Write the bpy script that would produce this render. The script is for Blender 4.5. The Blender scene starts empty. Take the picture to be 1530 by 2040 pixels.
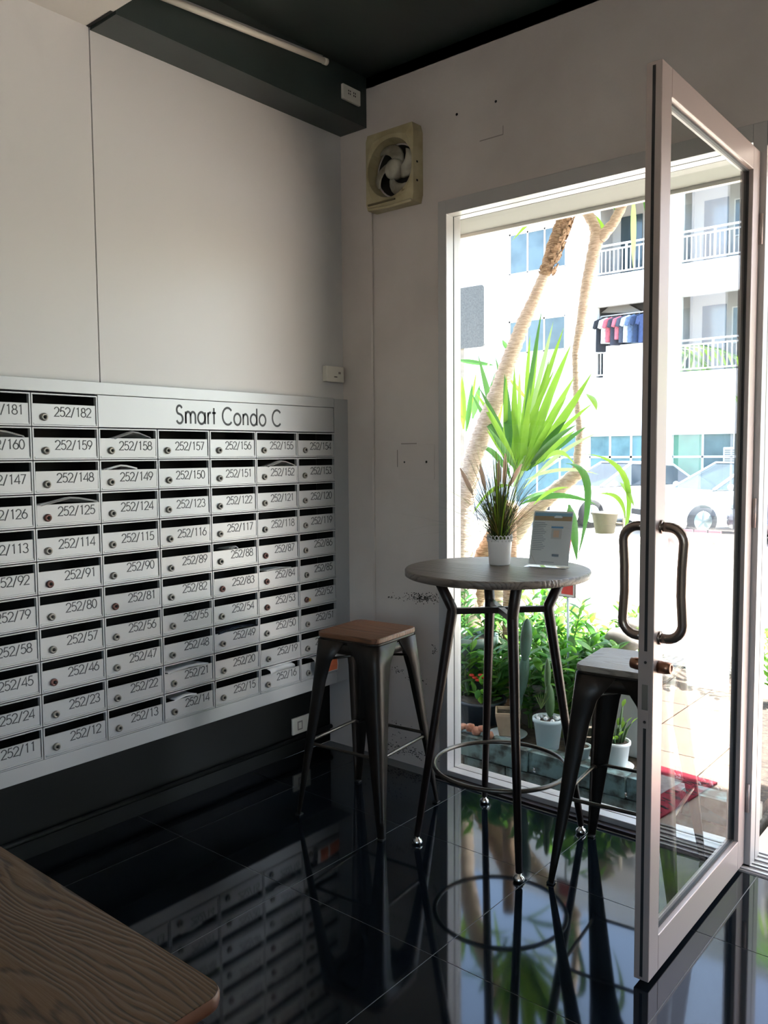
import bpy, math, random
import numpy as np
from mathutils import Vector, Matrix
random.seed(7)
PI = math.pi
S = bpy.context.scene
COL = S.collection
# ------------------------------------------------------------------ camera
FPX, PX, PY, CAMZ = 1645.3, 765.0, 1020.0, 1.46
RM = Matrix(((0.7689448, -0.03888248, 0.63813169), (0.63927173, 0.05840027, -0.76676011), (-0.00745353, 0.99753574, 0.06976305)))
cam_d = bpy.data.cameras.new('camera'); cam = bpy.data.objects.new('camera', cam_d); COL.objects.link(cam)
cam_d.sensor_fit = 'VERTICAL'; cam_d.sensor_height = 24.0; cam_d.sensor_width = 18.0
cam_d.lens = FPX / 2040.0 * 24.0; cam_d.clip_start = 0.02; cam_d.clip_end = 200
m4 = RM.to_4x4(); m4.translation = (0, 0, CAMZ); cam.matrix_world = m4
S.camera = cam
# ------------------------------------------------------------------ world, sun, exposure
W = bpy.data.worlds.new('world'); S.world = W; W.use_nodes = True
wn = W.node_tree; wn.nodes.clear()
sky = wn.nodes.new('ShaderNodeTexSky'); sky.sky_type = 'NISHITA'; sky.sun_disc = False
sky.sun_elevation = math.radians(58); sky.sun_rotation = math.radians(60); sky.air_density = 1.0; sky.dust_density = 2.5
bg = wn.nodes.new('ShaderNodeBackground'); bg.inputs[1].default_value = 0.5
wo = wn.nodes.new('ShaderNodeOutputWorld')
wn.links.new(sky.outputs[0], bg.inputs[0]); wn.links.new(bg.outputs[0], wo.inputs[0])
sun_d = bpy.data.lights.new('sun', 'SUN'); sun_d.energy = 13.0; sun_d.angle = math.radians(0.6); sun_d.color = (1, .965, .92)
sun = bpy.data.objects.new('sun', sun_d); COL.objects.link(sun)
sdir = Vector((0.52, 0.40, 1.05)).normalized()
sun.rotation_euler = sdir.to_track_quat('Z', 'Y').to_euler(); sun.location = (4, 8, 12)
S.view_settings.view_transform = 'Standard'; S.view_settings.look = 'None'
S.view_settings.gamma = 1.0; S.view_settings.use_curve_mapping = False
S.view_settings.exposure = 1.68

# ------------------------------------------------------------------ helpers
def at(px, py, Y):
    """where the sight line through a photo pixel meets the vertical plane y = Y"""
    d = RM @ Vector((px - PX, -(py - PY), -FPX)); t = Y / d.y
    return Vector((0, 0, CAMZ)) + d * t

def lin(c):
    if isinstance(c, str): c = [int(c[i:i + 2], 16) / 255 for i in (0, 2, 4)]
    return tuple(x / 12.92 if x <= .04045 else ((x + .055) / 1.055) ** 2.4 for x in c) + (1.0,)

def mat(name, col, rough=.5, metal=0., col2=None, scale=8., stretch=(1, 1, 1), bump=0., bscale=None, detail=5, lo=.35, hi=.65, spec=.5, trans=0., coat=0.):
    m = bpy.data.materials.new(name); m.use_nodes = True; nt = m.node_tree; b = nt.nodes['Principled BSDF']
    b.inputs['Roughness'].default_value = rough; b.inputs['Metallic'].default_value = metal
    b.inputs['Specular IOR Level'].default_value = spec; b.inputs['Coat Weight'].default_value = coat
    b.inputs['Base Color'].default_value = lin(col)
    if col2 is not None or bump:
        tc = nt.nodes.new('ShaderNodeTexCoord'); mp = nt.nodes.new('ShaderNodeMapping'); mp.inputs['Scale'].default_value = stretch
        nt.links.new(tc.outputs['Object'], mp.inputs[0])
        nz = nt.nodes.new('ShaderNodeTexNoise'); nz.inputs['Scale'].default_value = scale; nz.inputs['Detail'].default_value = detail
        nt.links.new(mp.outputs[0], nz.inputs[0])
        if col2 is not None:
            cr = nt.nodes.new('ShaderNodeValToRGB'); cr.color_ramp.elements[0].position = lo; cr.color_ramp.elements[1].position = hi
            cr.color_ramp.elements[0].color = lin(col2); cr.color_ramp.elements[1].color = lin(col)
            nt.links.new(nz.outputs[0], cr.inputs[0]); nt.links.new(cr.outputs[0], b.inputs['Base Color'])
        if bump:
            n2 = nz
            if bscale:
                n2 = nt.nodes.new('ShaderNodeTexNoise'); n2.inputs['Scale'].default_value = bscale; nt.links.new(mp.outputs[0], n2.inputs[0])
            bp = nt.nodes.new('ShaderNodeBump'); bp.inputs['Strength'].default_value = bump; bp.inputs['Distance'].default_value = .01
            nt.links.new(n2.outputs[0], bp.inputs['Height']); nt.links.new(bp.outputs[0], b.inputs['Normal'])
    if trans:   # leaf: diffuse + translucent
        out = nt.nodes['Material Output']; tr = nt.nodes.new('ShaderNodeBsdfTranslucent'); mx = nt.nodes.new('ShaderNodeMixShader')
        tr.inputs[0].default_value = tuple(min(1, x * 1.5) for x in lin(col)[:3]) + (1,)
        mx.inputs[0].default_value = trans
        nt.links.new(b.outputs[0], mx.inputs[1]); nt.links.new(tr.outputs[0], mx.inputs[2]); nt.links.new(mx.outputs[0], out.inputs[0])
    return m

def glass(name, tint=(.96, .985, .975), rough=0.0):
    m = bpy.data.materials.new(name); m.use_nodes = True; nt = m.node_tree; nt.nodes.clear()
    o = nt.nodes.new('ShaderNodeOutputMaterial'); mx = nt.nodes.new('ShaderNodeMixShader'); fr = nt.nodes.new('ShaderNodeFresnel'); fr.inputs[0].default_value = 1.5
    t = nt.nodes.new('ShaderNodeBsdfTransparent'); t.inputs[0].default_value = (*tint, 1)
    g = nt.nodes.new('ShaderNodeBsdfGlossy'); g.inputs['Roughness'].default_value = rough
    geo = nt.nodes.new('ShaderNodeNewGeometry'); inv = nt.nodes.new('ShaderNodeMath'); inv.operation = 'SUBTRACT'; inv.inputs[0].default_value = 1.0
    mul = nt.nodes.new('ShaderNodeMath'); mul.operation = 'MULTIPLY'      # reflection only where light enters a face from the air
    nt.links.new(geo.outputs['Backfacing'], inv.inputs[1]); nt.links.new(fr.outputs[0], mul.inputs[0]); nt.links.new(inv.outputs[0], mul.inputs[1])
    nt.links.new(mul.outputs[0], mx.inputs[0])
    nt.links.new(t.outputs[0], mx.inputs[1]); nt.links.new(g.outputs[0], mx.inputs[2]); nt.links.new(mx.outputs[0], o.inputs[0])
    return m

def wood(name, ca, cb, axis='X', rough=.45, scale=34., stretch=.16, swirl=1.0):
    """cathedral grain: bands across the board, warped by slow noise stretched along the grain"""
    m = bpy.data.materials.new(name); m.use_nodes = True; nt = m.node_tree; b = nt.nodes['Principled BSDF']; b.inputs['Roughness'].default_value = rough
    tc = nt.nodes.new('ShaderNodeTexCoord'); mp = nt.nodes.new('ShaderNodeMapping')
    mp.inputs['Scale'].default_value = (stretch, 1, 1) if axis == 'X' else (1, stretch, 1)
    nt.links.new(tc.outputs['Object'], mp.inputs[0])
    n1 = nt.nodes.new('ShaderNodeTexNoise'); n1.inputs['Scale'].default_value = 7.; n1.inputs['Detail'].default_value = 1.5
    nt.links.new(mp.outputs[0], n1.inputs[0])
    sep = nt.nodes.new('ShaderNodeSeparateXYZ'); nt.links.new(mp.outputs[0], sep.inputs[0])
    a = nt.nodes.new('ShaderNodeMath'); a.operation = 'MULTIPLY_ADD'; a.inputs[1].default_value = .32 * swirl
    n1.inputs['Detail'].default_value = 3.; n1.inputs['Roughness'].default_value = .38
    nt.links.new(n1.outputs[0], a.inputs[0]); nt.links.new(sep.outputs['Y' if axis == 'X' else 'X'], a.inputs[2])
    mu = nt.nodes.new('ShaderNodeMath'); mu.operation = 'MULTIPLY'; mu.inputs[1].default_value = scale * 2 * PI / 1.0
    nt.links.new(a.outputs[0], mu.inputs[0])
    si = nt.nodes.new('ShaderNodeMath'); si.operation = 'SINE'; nt.links.new(mu.outputs[0], si.inputs[0])
    n2 = nt.nodes.new('ShaderNodeTexNoise'); n2.inputs['Scale'].default_value = 160; n2.inputs['Detail'].default_value = 3
    mp2 = nt.nodes.new('ShaderNodeMapping'); mp2.inputs['Scale'].default_value = (.08, 1, 1) if axis == 'X' else (1, .08, 1)
    nt.links.new(tc.outputs['Object'], mp2.inputs[0]); nt.links.new(mp2.outputs[0], n2.inputs[0])
    ad = nt.nodes.new('ShaderNodeMath'); ad.operation = 'MULTIPLY_ADD'; ad.inputs[1].default_value = 2.4; nt.links.new(n2.outputs[0], ad.inputs[0]); nt.links.new(si.outputs[0], ad.inputs[2])
    cr = nt.nodes.new('ShaderNodeValToRGB'); e = cr.color_ramp.elements
    e[0].position = .12; e[0].color = lin(cb); e[1].position = .85; e[1].color = lin(ca)
    nt.links.new(ad.outputs[0], cr.inputs[0]); nt.links.new(cr.outputs[0], b.inputs['Base Color'])
    bp = nt.nodes.new('ShaderNodeBump'); bp.inputs['Strength'].default_value = .25; bp.inputs['Distance'].default_value = .002
    nt.links.new(ad.outputs[0], bp.inputs['Height']); nt.links.new(bp.outputs[0], b.inputs['Normal'])
    return m

def wall_mat(name, col, dirt=True):
    """painted plaster: soft mottling; scuffs and grime near the floor"""
    m = mat(name, col, rough=.55, col2=tuple(x * .95 for x in lin_inv(col)), scale=2.5, bump=.06, bscale=60)
    return m

def lin_inv(c):
    return [int(c[i:i + 2], 16) / 255 for i in (0, 2, 4)] if isinstance(c, str) else c

class MB:
    def __init__(s): s.v = []; s.f = []; s.sm = []; s.mi = []; s.cur = 0
    def add(s, vs, fs, smooth=False):
        o = len(s.v); s.v += [tuple(v) for v in vs]
        for f in fs: s.f.append([i + o for i in f]); s.sm.append(smooth); s.mi.append(s.cur)
        return s
    def box(s, x0, x1, y0, y1, z0, z1, M=None):
        vs = [Vector((x, y, z)) for z in (z0, z1) for y in (y0, y1) for x in (x0, x1)]
        if M: vs = [M @ v for v in vs]
        return s.add(vs, [(0, 2, 3, 1), (4, 5, 7, 6), (0, 1, 5, 4), (2, 6, 7, 3), (0, 4, 6, 2), (1, 3, 7, 5)])
    def tube(s, pts, r, n=10, closed=False, caps=True, flat=1.0):
        pts = [Vector(p) for p in pts]; N = len(pts); rs = r if isinstance(r, (list, tuple)) else [r] * N
        vs = []; up = None
        for i, p in enumerate(pts):
            a = pts[i - 1] if (i > 0 or closed) else p; b = pts[(i + 1) % N] if (i < N - 1 or closed) else p
            t = (b - a).normalized()
            if up is None:
                up = Vector((0, 0, 1)) if abs(t.z) < .9 else Vector((1, 0, 0))
            u = (up - t * up.dot(t)).normalized(); w = t.cross(u); up = u
            for k in range(n):
                q = 2 * PI * (k + .5) / n; vs.append(p + (u * math.cos(q) + w * math.sin(q) * flat) * rs[i])
        fs = []
        for i in range(N if closed else N - 1):
            j = (i + 1) % N
            for k in range(n):
                l = (k + 1) % n; fs.append((i * n + k, i * n + l, j * n + l, j * n + k))
        if caps and not closed: fs += [tuple(range(n))[::-1], tuple((N - 1) * n + k for k in range(n))]
        return s.add(vs, fs, n > 5)
    def lathe(s, prof, c=(0, 0, 0), n=24, M=None):
        c = Vector(c); vs = []
        for r, z in prof:
            for k in range(n):
                q = 2 * PI * k / n; v = Vector((r * math.cos(q), r * math.sin(q), z)); vs.append(c + (M @ v if M else v))
        fs = []
        for i in range(len(prof) - 1):
            for k in range(n):
                l = (k + 1) % n; fs.append((i * n + k, i * n + l, (i + 1) * n + l, (i + 1) * n + k))
        fs += [tuple(range(n))[::-1], tuple((len(prof) - 1) * n + k for k in range(n))]
        return s.add(vs, fs, True)
    def prism(s, poly, z0, z1, M=None):
        n = len(poly); vs = [Vector((p[0], p[1], z0)) for p in poly] + [Vector((p[0], p[1], z1)) for p in poly]
        if M: vs = [M @ v for v in vs]
        return s.add(vs, [tuple(range(n))[::-1], tuple(range(n, 2 * n))] + [(i, (i + 1) % n, n + (i + 1) % n, n + i) for i in range(n)])
    def ball(s, c, r, n=10, m=7, sc=(1, 1, 1)):
        c = Vector(c); prof = [(r * max(.02, math.sin(PI * i / m)), -r * math.cos(PI * i / m)) for i in range(m + 1)]
        return s.lathe(prof, c, n, Matrix.Diagonal(sc))
    def mesh(s, name, mats):
        me = bpy.data.meshes.new(name); me.from_pydata(s.v, [], s.f)
        for m in (mats if isinstance(mats, (list, tuple)) else [mats]): me.materials.append(m)
        for p, sm, mi in zip(me.polygons, s.sm, s.mi): p.use_smooth = sm; p.material_index = mi
        me.validate(); me.update(); return me
    def obj(s, name, mats, parent=None, loc=None, bevel=0, seg=2, local=False):
        """mesh given in world coordinates; loc/parent shift its origin without moving it"""
        if parent is not None and not local:
            inv = WM(parent).inverted(); s.v = [tuple(inv @ Vector(v)) for v in s.v]
        elif loc is not None:
            L = Vector(loc); s.v = [tuple(Vector(v) - L) for v in s.v]
        o = bpy.data.objects.new(name, s.mesh(name, mats)); COL.objects.link(o)
        if parent is not None: o.parent = parent
        elif loc is not None: o.location = loc
        if bevel:
            b = o.modifiers.new('bevel', 'BEVEL'); b.width = bevel; b.segments = seg; b.limit_method = 'ANGLE'; b.angle_limit = math.radians(40)
        return o

def WM(o):
    m = Matrix.LocRotScale(o.location, o.rotation_euler, o.scale)
    return (WM(o.parent) @ m) if o.parent else m

def tag(o, label=None, cat=None, group=None, kind=None):
    if label: o['label'] = label
    if cat: o['category'] = cat
    if group: o['group'] = group
    if kind: o['kind'] = kind
    return o

def thing(name, label, cat, loc=(0, 0, 0), rz=0, group=None):
    o = bpy.data.objects.new(name, None); o.empty_display_size = .05; COL.objects.link(o); o.location = loc; o.rotation_euler = (0, 0, rz)
    return tag(o, label, cat, group)

def group_struct(name, loc=(0, 0, 0)):
    o = bpy.data.objects.new(name, None); o.empty_display_size = .05; COL.objects.link(o); o.location = loc; o['kind'] = 'structure'; return o

def inst(me, name, parent, loc=(0, 0, 0), rot=(0, 0, 0), sc=(1, 1, 1)):
    o = bpy.data.objects.new(name, me); COL.objects.link(o); o.parent = parent; o.location = loc; o.rotation_euler = rot; o.scale = sc; return o

def dup(o, loc=None, rz=None, label=None, parent=None):
    c = o.copy(); COL.objects.link(c)
    if parent is not None: c.parent = parent
    if loc is not None: c.location = loc
    if rz is not None: c.rotation_euler = (0, 0, rz)
    if label: c['label'] = label
    for ch in list(o.children): dup(ch, parent=c)
    return c

# ------------------------------------------------------------------ materials
M_tile = mat('floor_tile_glaze', '0a1016', rough=.055, col2='080c10', scale=3, spec=.36)
M_grout = mat('grout', '74787a', rough=.8)
M_wallL = mat('pale_laminate', 'cac7c5', rough=.42, col2='bcbab8', scale=1.3, stretch=(1, 1.2, .9), detail=9, lo=.28, hi=.42)
M_back = mat('beige_paint', 'cbc1bb', rough=.6, col2='b8ada7', scale=1.8, bump=.05, bscale=70, lo=.3, hi=.6)
M_white = mat('white_paint', 'd8d3cc', rough=.6)
M_dark = mat('dark_green_paint', '303b38', rough=.4, col2='28312f', scale=3)
M_black = mat('black_paint', '0a0d0c', rough=.5, spec=.25)
M_grime = mat('grime', '4a423b', rough=.9, col2='2b2622', scale=30)
M_alu = mat('aluminium_frame', 'aeabaa', rough=.35, metal=.35)
M_alud = mat('aluminium_door', 'a59893', rough=.38, metal=.35)
M_gasket = mat('gasket', '1b1b1d', rough=.6)
M_glass = glass('clear_glass')
M_steel = mat('brushed_aluminium', 'aeafb0', rough=.42, metal=.35)
M_steel2 = mat('box_door_aluminium', 'b0b1b2', rough=.40, metal=.3)
M_slot = mat('slot_dark', '0b0b0c', rough=.8)
M_num = mat('number_print', '3a3b3d', rough=.6)
M_lock = mat('lock_metal', '8a857e', rough=.35, metal=.6)
M_key = mat('keyhole', '151312', rough=.7)
M_cream = mat('cream_plastic', 'b5a987', rough=.45, col2='9c8f6c', scale=9)
M_blade = mat('fan_blade_plastic', 'b0aa9b', rough=.4, col2='6e6757', scale=10)
M_plastic = mat('white_plastic', 'd9d4c8', rough=.4)
M_paper = mat('paper', 'd6d6d6', rough=.7)
M_orange = mat('orange_print', 'd8704a', rough=.7)
M_dframe = mat('gunmetal', '2c211e', rough=.36, metal=.5, col2='211816', scale=18)
M_stool = mat('stool_steel', '1c1816', rough=.40, metal=.5, col2='2a231e', scale=6)
M_bar = mat('brace_steel', '4b4640', rough=.3, metal=.8)
M_chrome = mat('chrome', 'd8dadb', rough=.08, metal=1.0)
M_handle = mat('pull_handle_bronze', '8b7c72', rough=.24, metal=.8)
M_copper = mat('lock_copper', '8d6450', rough=.3, metal=.85)
M_wtab = wood('bar_table_wood', '6a5f57', '4b423b', scale=60, swirl=.9, rough=.4)
M_wseat = wood('stool_seat_wood', '6b452e', '4b3020', scale=70, stretch=.1, swirl=.6)
M_wseat2 = wood('grey_stool_seat_wood', '857c72', '6a6057', scale=75, swirl=1.0, stretch=.2)
M_wfg = wood('oak_table_wood', '55402a', '241609', scale=62, swirl=1.35, stretch=.2)
M_wedge = mat('oak_edge', '5e3b28', rough=.45)

# ================================================================== SETTING
# floor
XL, XR, YB, YF = -2.866, 3.2, -3.0, 2.93
floor = MB().box(XL, XR, YB, 3.0, -.12, -.0012).obj('floor', M_grout); tag(floor, kind='structure')
gx = [-2.866] + [-1.98 + .601 * k for k in range(-1, 10)]; gx = [x for x in gx if x < XR] + [XR]; gx = sorted(set(round(x, 4) for x in gx))
gy = [2.468 + .604 * k for k in range(-9, 1)] + [YF]; gy = [YB] + gy
cache = {}
for i in range(len(gx) - 1):
    for j in range(len(gy) - 1):
        w, d = round(gx[i + 1] - gx[i] - .003, 4), round(gy[j + 1] - gy[j] - .003, 4)
        if (w, d) not in cache:
            cache[(w, d)] = MB().box(0, w, 0, d, -.0011, 0).mesh('floor_tile', M_tile)
        inst(cache[(w, d)], 'floor_tile', floor, (gx[i] + .0015, gy[j] + .0015, 0))
# left wall: dark recess below, pale panels above
wl = MB().box(-3.0, -2.866, YB, 3.0, 0, 3.25).obj('wall_left', M_black); tag(wl, kind='structure')
for y0, y1 in ((YB, .4), (.405, 1.681), (1.686, 3.0)):
    MB().box(-2.866, -2.75, y0, y1, 1.71, 2.985).obj('wall_panel', M_wallL, wl)
# conduit along the foot of the dark wall
cd = MB().tube([(-2.848, YB, .082), (-2.848, 2.99, .082)], .011, 10).obj('trim_1', M_black); tag(cd, kind='structure')
# beam and ceilings
bm_ = MB().box(-2.866, -2.585, 1.687, 3.0, 2.975, 3.25).obj('trim_2', M_dark); tag(bm_, kind='structure')
cl = MB().box(-3.0, XR, 1.687, 3.0, 3.20, 3.35).obj('ceiling', M_dark); tag(cl, kind='structure')
MB().box(-3.0, XR, YB, 1.683, 2.985, 3.30).obj('dropped_ceiling', M_white, cl)
gp = MB().box(-2.75, -2.595, 1.672, 1.684, 2.9835, 2.9848).obj('gap_shade_strip', M_gasket, cl)  # flat dark strip painted in for the shade between ceiling and beam
# back wall (with front glazing)
wb = MB()
wb.box(-3.0, -2.16, 3.0, 3.09, -.3, 3.35); wb.box(-3.0, -2.30, 3.09, 3.31, -.3, 3.35)
wb.box(-2.16, 3.35, 3.0, 3.09, 2.555, 3.35); wb.box(.905, 3.35, 3.0, 3.09, 2.489, 2.555)
wb.box(.905, 3.35, 3.0, 3.31, -.3, 2.489)
wb = wb.obj('wall_back', M_back); tag(wb, kind='structure')
wr = MB().box(XR, XR + .15, YB, 3.0, 0, 3.35).obj('wall_right', M_white); tag(wr, kind='structure')
wf = MB()
wf.box(-3.0, -.2, YB - .15, YB, 0, 3.35).box(2.6, XR + .15, YB - .15, YB, 0, 3.35).box(-.2, 2.6, YB - .15, YB, 0, .7).box(-.2, 2.6, YB - .15, YB, 2.6, 3.35)
wf = wf.obj('wall_front', M_white); tag(wf, kind='structure')
w3 = group_struct('added_window', (.5, YB - .07, .7))  # unseen rear window, added and sized to brighten the back wall
for x in (-.2, 1.16, 2.55): MB().box(x, x + .05, YB - .10, YB - .04, .7, 2.6).obj('mullion', M_alu, w3)
for z in (.7, 2.55): MB().box(-.15, 2.55, YB - .10, YB - .04, z, z + .05).obj('rail', M_alu, w3)
MB().box(-.15, 2.55, YB - .074, YB - .068, .75, 2.55).obj('pane', M_glass, w3)
yard = MB().box(-12, 12, -14, YB - .16, -.2, -.12).obj('ground', mat('rear_yard_paving', 'a9a49b', rough=.9, col2='8f8a82', scale=2)); tag(yard, kind='structure')
MB().box(-2.30, 3.35, 3.09, 3.31, 2.49, 3.35).obj('outer_lintel', mat('shade_grey_render', '8f908c', rough=.8), wb)  # wall greyed here: the dimness under the canopy is put into the colour
MB().box(-2.30, 2.6, 3.30, 3.325, 2.475, 2.495).obj('drip_edge', M_white, wb)
# low dark kerb the glazing stands on
kb = MB().box(-2.16, -.86, 2.94, 3.0, 0, .012).obj('baseboard_back', M_dframe); tag(kb, kind='structure')

def frame_bars(parent, x0, x1, z0, z1, left=True, right=True):
    ya, yb = 2.975, 3.085
    def bar(name, a, b, c, d):
        MB().box(a, b, ya, 3.028, c, d).obj(name, M_alu, parent, bevel=.0015, seg=1)
        MB().box(a + .002 * (a < -2), b, 3.028, 3.033, c + .003, d - .003).obj('gasket', M_gasket, parent)
        MB().box(a, b, 3.033, yb, c, d).obj(name, M_alu, parent, bevel=.0015, seg=1)
    if left: bar('frame_jamb', x0 - .045, x0, z0, z1 + .06)
    if right: bar('frame_jamb', x1, x1 + .045, z0, z1 + .06)
    bar('frame_head', x0, x1, z1, z1 + .06)
    return bar
w1 = group_struct('window_1', (-1.5, 3.03, 0))
b_ = frame_bars(w1, -2.115, -.86, 0, 2.49)
b_('frame_sill', -2.115, -.86, 0, .034)
MB().box(-2.115, -.86, 3.060, 3.066, .034, 2.49).obj('pane', M_glass, w1)
MB().box(.85, .905, 2.975, 3.085, 0, 2.49).obj('frame_jamb', M_alu, w1)
# doorway head and threshold track
d0 = group_struct('trim_3', (0, 3.03, 0))
MB().box(-.815, .905, 2.975, 3.085, 2.47, 2.55).obj('door_head', M_alu, d0, bevel=.0015, seg=1)
tr = MB()
tr.box(-.86, .95, 2.935, 3.11, -.02, .004)
for y in (2.942, 2.975, 3.0, 3.035, 3.07, 3.098): tr.box(-.86, .95, y, y + .012, .004, .009)
tr.obj('threshold_track', M_alu, d0)
for y in (2.956, 2.989, 3.014): MB().box(-.815, .95, y, y + .009, .004, .0052).obj('track_groove', M_gasket, d0)
# open door leaf: hinged at the jamb, swung in square to the wall
dr = group_struct('door_1', (-.855, 2.97, 0))
DX0, DX1, DY0, DY1, DZ0, DZ1 = -.876, -.834, 2.115, 2.968, .014, 2.452
def dbox(n, *a, m=M_alud, bevel=.002): return MB().box(*a).obj(n, m, dr, bevel=bevel, seg=2)
dbox('stile', DX0, DX1, DY0 + .0, DY0 + .068, DZ0, DZ1)
dbox('stile', DX0, DX1, DY1 - .07, DY1, DZ0, DZ1)
dbox('rail', DX0, DX1, DY0 + .068, DY1 - .07, DZ0, .118)
dbox('rail', DX0, DX1, DY0 + .068, DY1 - .07, 2.378, DZ1)
MB().box(-.858, -.852, DY0 + .066, DY1 - .068, .112, 2.384).obj('pane', M_glass, dr)
for a, b, c, d in ((DY0 + .068, DY1 - .07, .118, .124), (DY0 + .068, DY1 - .07, 2.372, 2.378), (DY0 + .068, DY0 + .074, .124, 2.372), (DY1 - .076, DY1 - .07, .124, 2.372)):
    MB().box(-.862, -.848, a, b, c, d).obj('gasket', M_gasket, dr)
MB().box(-.859, -.851, DY0 - .0008, DY0 + .001, DZ0 + .01, DZ1 - .01).obj('edge_groove', M_gasket, dr)
MB().box(-.864, -.846, DY0 - .0016, DY0 + .001, .77, .84).obj('latch_plate', M_lock, dr, bevel=.001)
MB().box(-.866, -.844, DY0 - .001, DY0 + .001, .72, .93).obj('lock_faceplate', M_alud, dr)
for z in (.90, .737): MB().lathe([(.004, 0), (.004, .001)], (-.855, DY0 - .001, z), 10, Matrix.Rotation(PI / 2, 3, 'X')).obj('screw', M_key, dr)
for sx, fx in ((1, DX1), (-1, DX0)):
    pts = []; zt, zb, yh, off = 1.262, .962, 2.155, .062
    arc = lambda cx, cz, a0, a1, r: [(fx + sx * (cx + r * math.cos(math.radians(a0 + (a1 - a0) * i / 6))), yh, cz + r * math.sin(math.radians(a0 + (a1 - a0) * i / 6))) for i in range(7)]
    R_ = .042
    pts = [(fx, yh, zt)] + arc(off - R_, zt - R_, 90, 0, R_) + [(fx + sx * (off - .004), yh, (zt + zb) / 2 + .04), (fx + sx * (off - .005), yh, (zt + zb) / 2 - .03)] + arc(off - R_, zb + R_, 0, -90, R_) + [(fx, yh, zb)]
    h = MB().tube(pts, .0135, 14).obj('pull_handle', M_handle, dr)
    for z in (zt, zb): MB().lathe([(.0185, 0), (.0185, .003), (.015, .006)], (fx, yh, z), 16, Matrix.Rotation(sx * PI / 2, 3, 'Y')).obj('handle_collar', M_handle, h)
    MB().lathe([(.017, 0), (.017, .02), (.0145, .034), (.009, .035), (.009, .033)], (fx, 2.152, .884), 20, Matrix.Rotation(sx * PI / 2, 3, 'Y')).obj('lock_cylinder', M_copper, dr)
for z in (.25, 1.25, 2.2): MB().tube([(-.828, 2.972, z - .05), (-.828, 2.972, z + .05)], .007, 8).obj('hinge', M_alud, dr)

# ------------------------------------------------------------------ scuffs and marks (flat wear on the back wall, part of it)
def splat(x, z, w, h, n, seed, name='scuff_mark', y=2.9994, m=M_grime):
    r = random.Random(seed); b = MB()
    for i in range(n):
        cx, cz = x + r.gauss(0, w / 2.6), z + r.gauss(0, h / 2.6); a = r.uniform(.0012, .005); c = r.uniform(.0008, .003)
        k = r.randint(5, 7); b.prism([(cx + a * math.cos(2 * PI * i / k) * r.uniform(.6, 1.3), cz + c * math.sin(2 * PI * i / k) * r.uniform(.6, 1.3)) for i in range(k)], 0, .0006, Matrix(((1, 0, 0, 0), (0, 0, 1, y), (0, 1, 0, 0), (0, 0, 0, 1))))
    return b.obj(name, m, wb)
splat(-2.27, .80, .14, .028, 240, 1); splat(-2.45, .785, .05, .012, 22, 2); splat(-2.30, .41, .07, .03, 70, 3); splat(-2.42, .44, .09, .02, 26, 4); splat(-2.205, .565, .015, .03, 22, 5)
splat(-2.35, .06, .30, .03, 160, 6); splat(-2.5, .16, .2, .06, 60, 7)
for (x, z, s) in ((-2.076, 2.904, .006), (-1.881, 2.905, .0055), (-2.371, 1.423, .0045), (-2.244, 1.424, .0055)):
    MB().lathe([(s, 0), (s, .001)], (x, 2.9995, z), 10, Matrix.Rotation(PI / 2, 3, 'X')).obj('screw_hole', M_key, wb)
M_patch = mat('fresh_paint', 'c6bbb5', rough=.6)
MB().box(-2.405, -2.20, 2.9988, 3.0005, 1.345, 1.502).obj('painted_over_plate', M_patch, wb, bevel=.0008)
M_faint = mat('faint_mark', '8f857f', rough=.7)
MB().box(-1.96, -1.845, 2.9992, 3.0005, 2.763, 2.767).obj('scuff_mark', M_faint, wb); MB().box(-1.848, -1.845, 2.9992, 3.0005, 2.767, 2.80).obj('scuff_mark', M_faint, wb)
MB().box(-2.39, -2.30, 2.9992, 3.0005, 1.505, 1.510).obj('scuff_mark', M_faint, wb)
MB().box(-2.415, -2.411, 2.9992, 3.0005, 1.40, 1.48).obj('scuff_mark', M_faint, wb)

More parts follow.
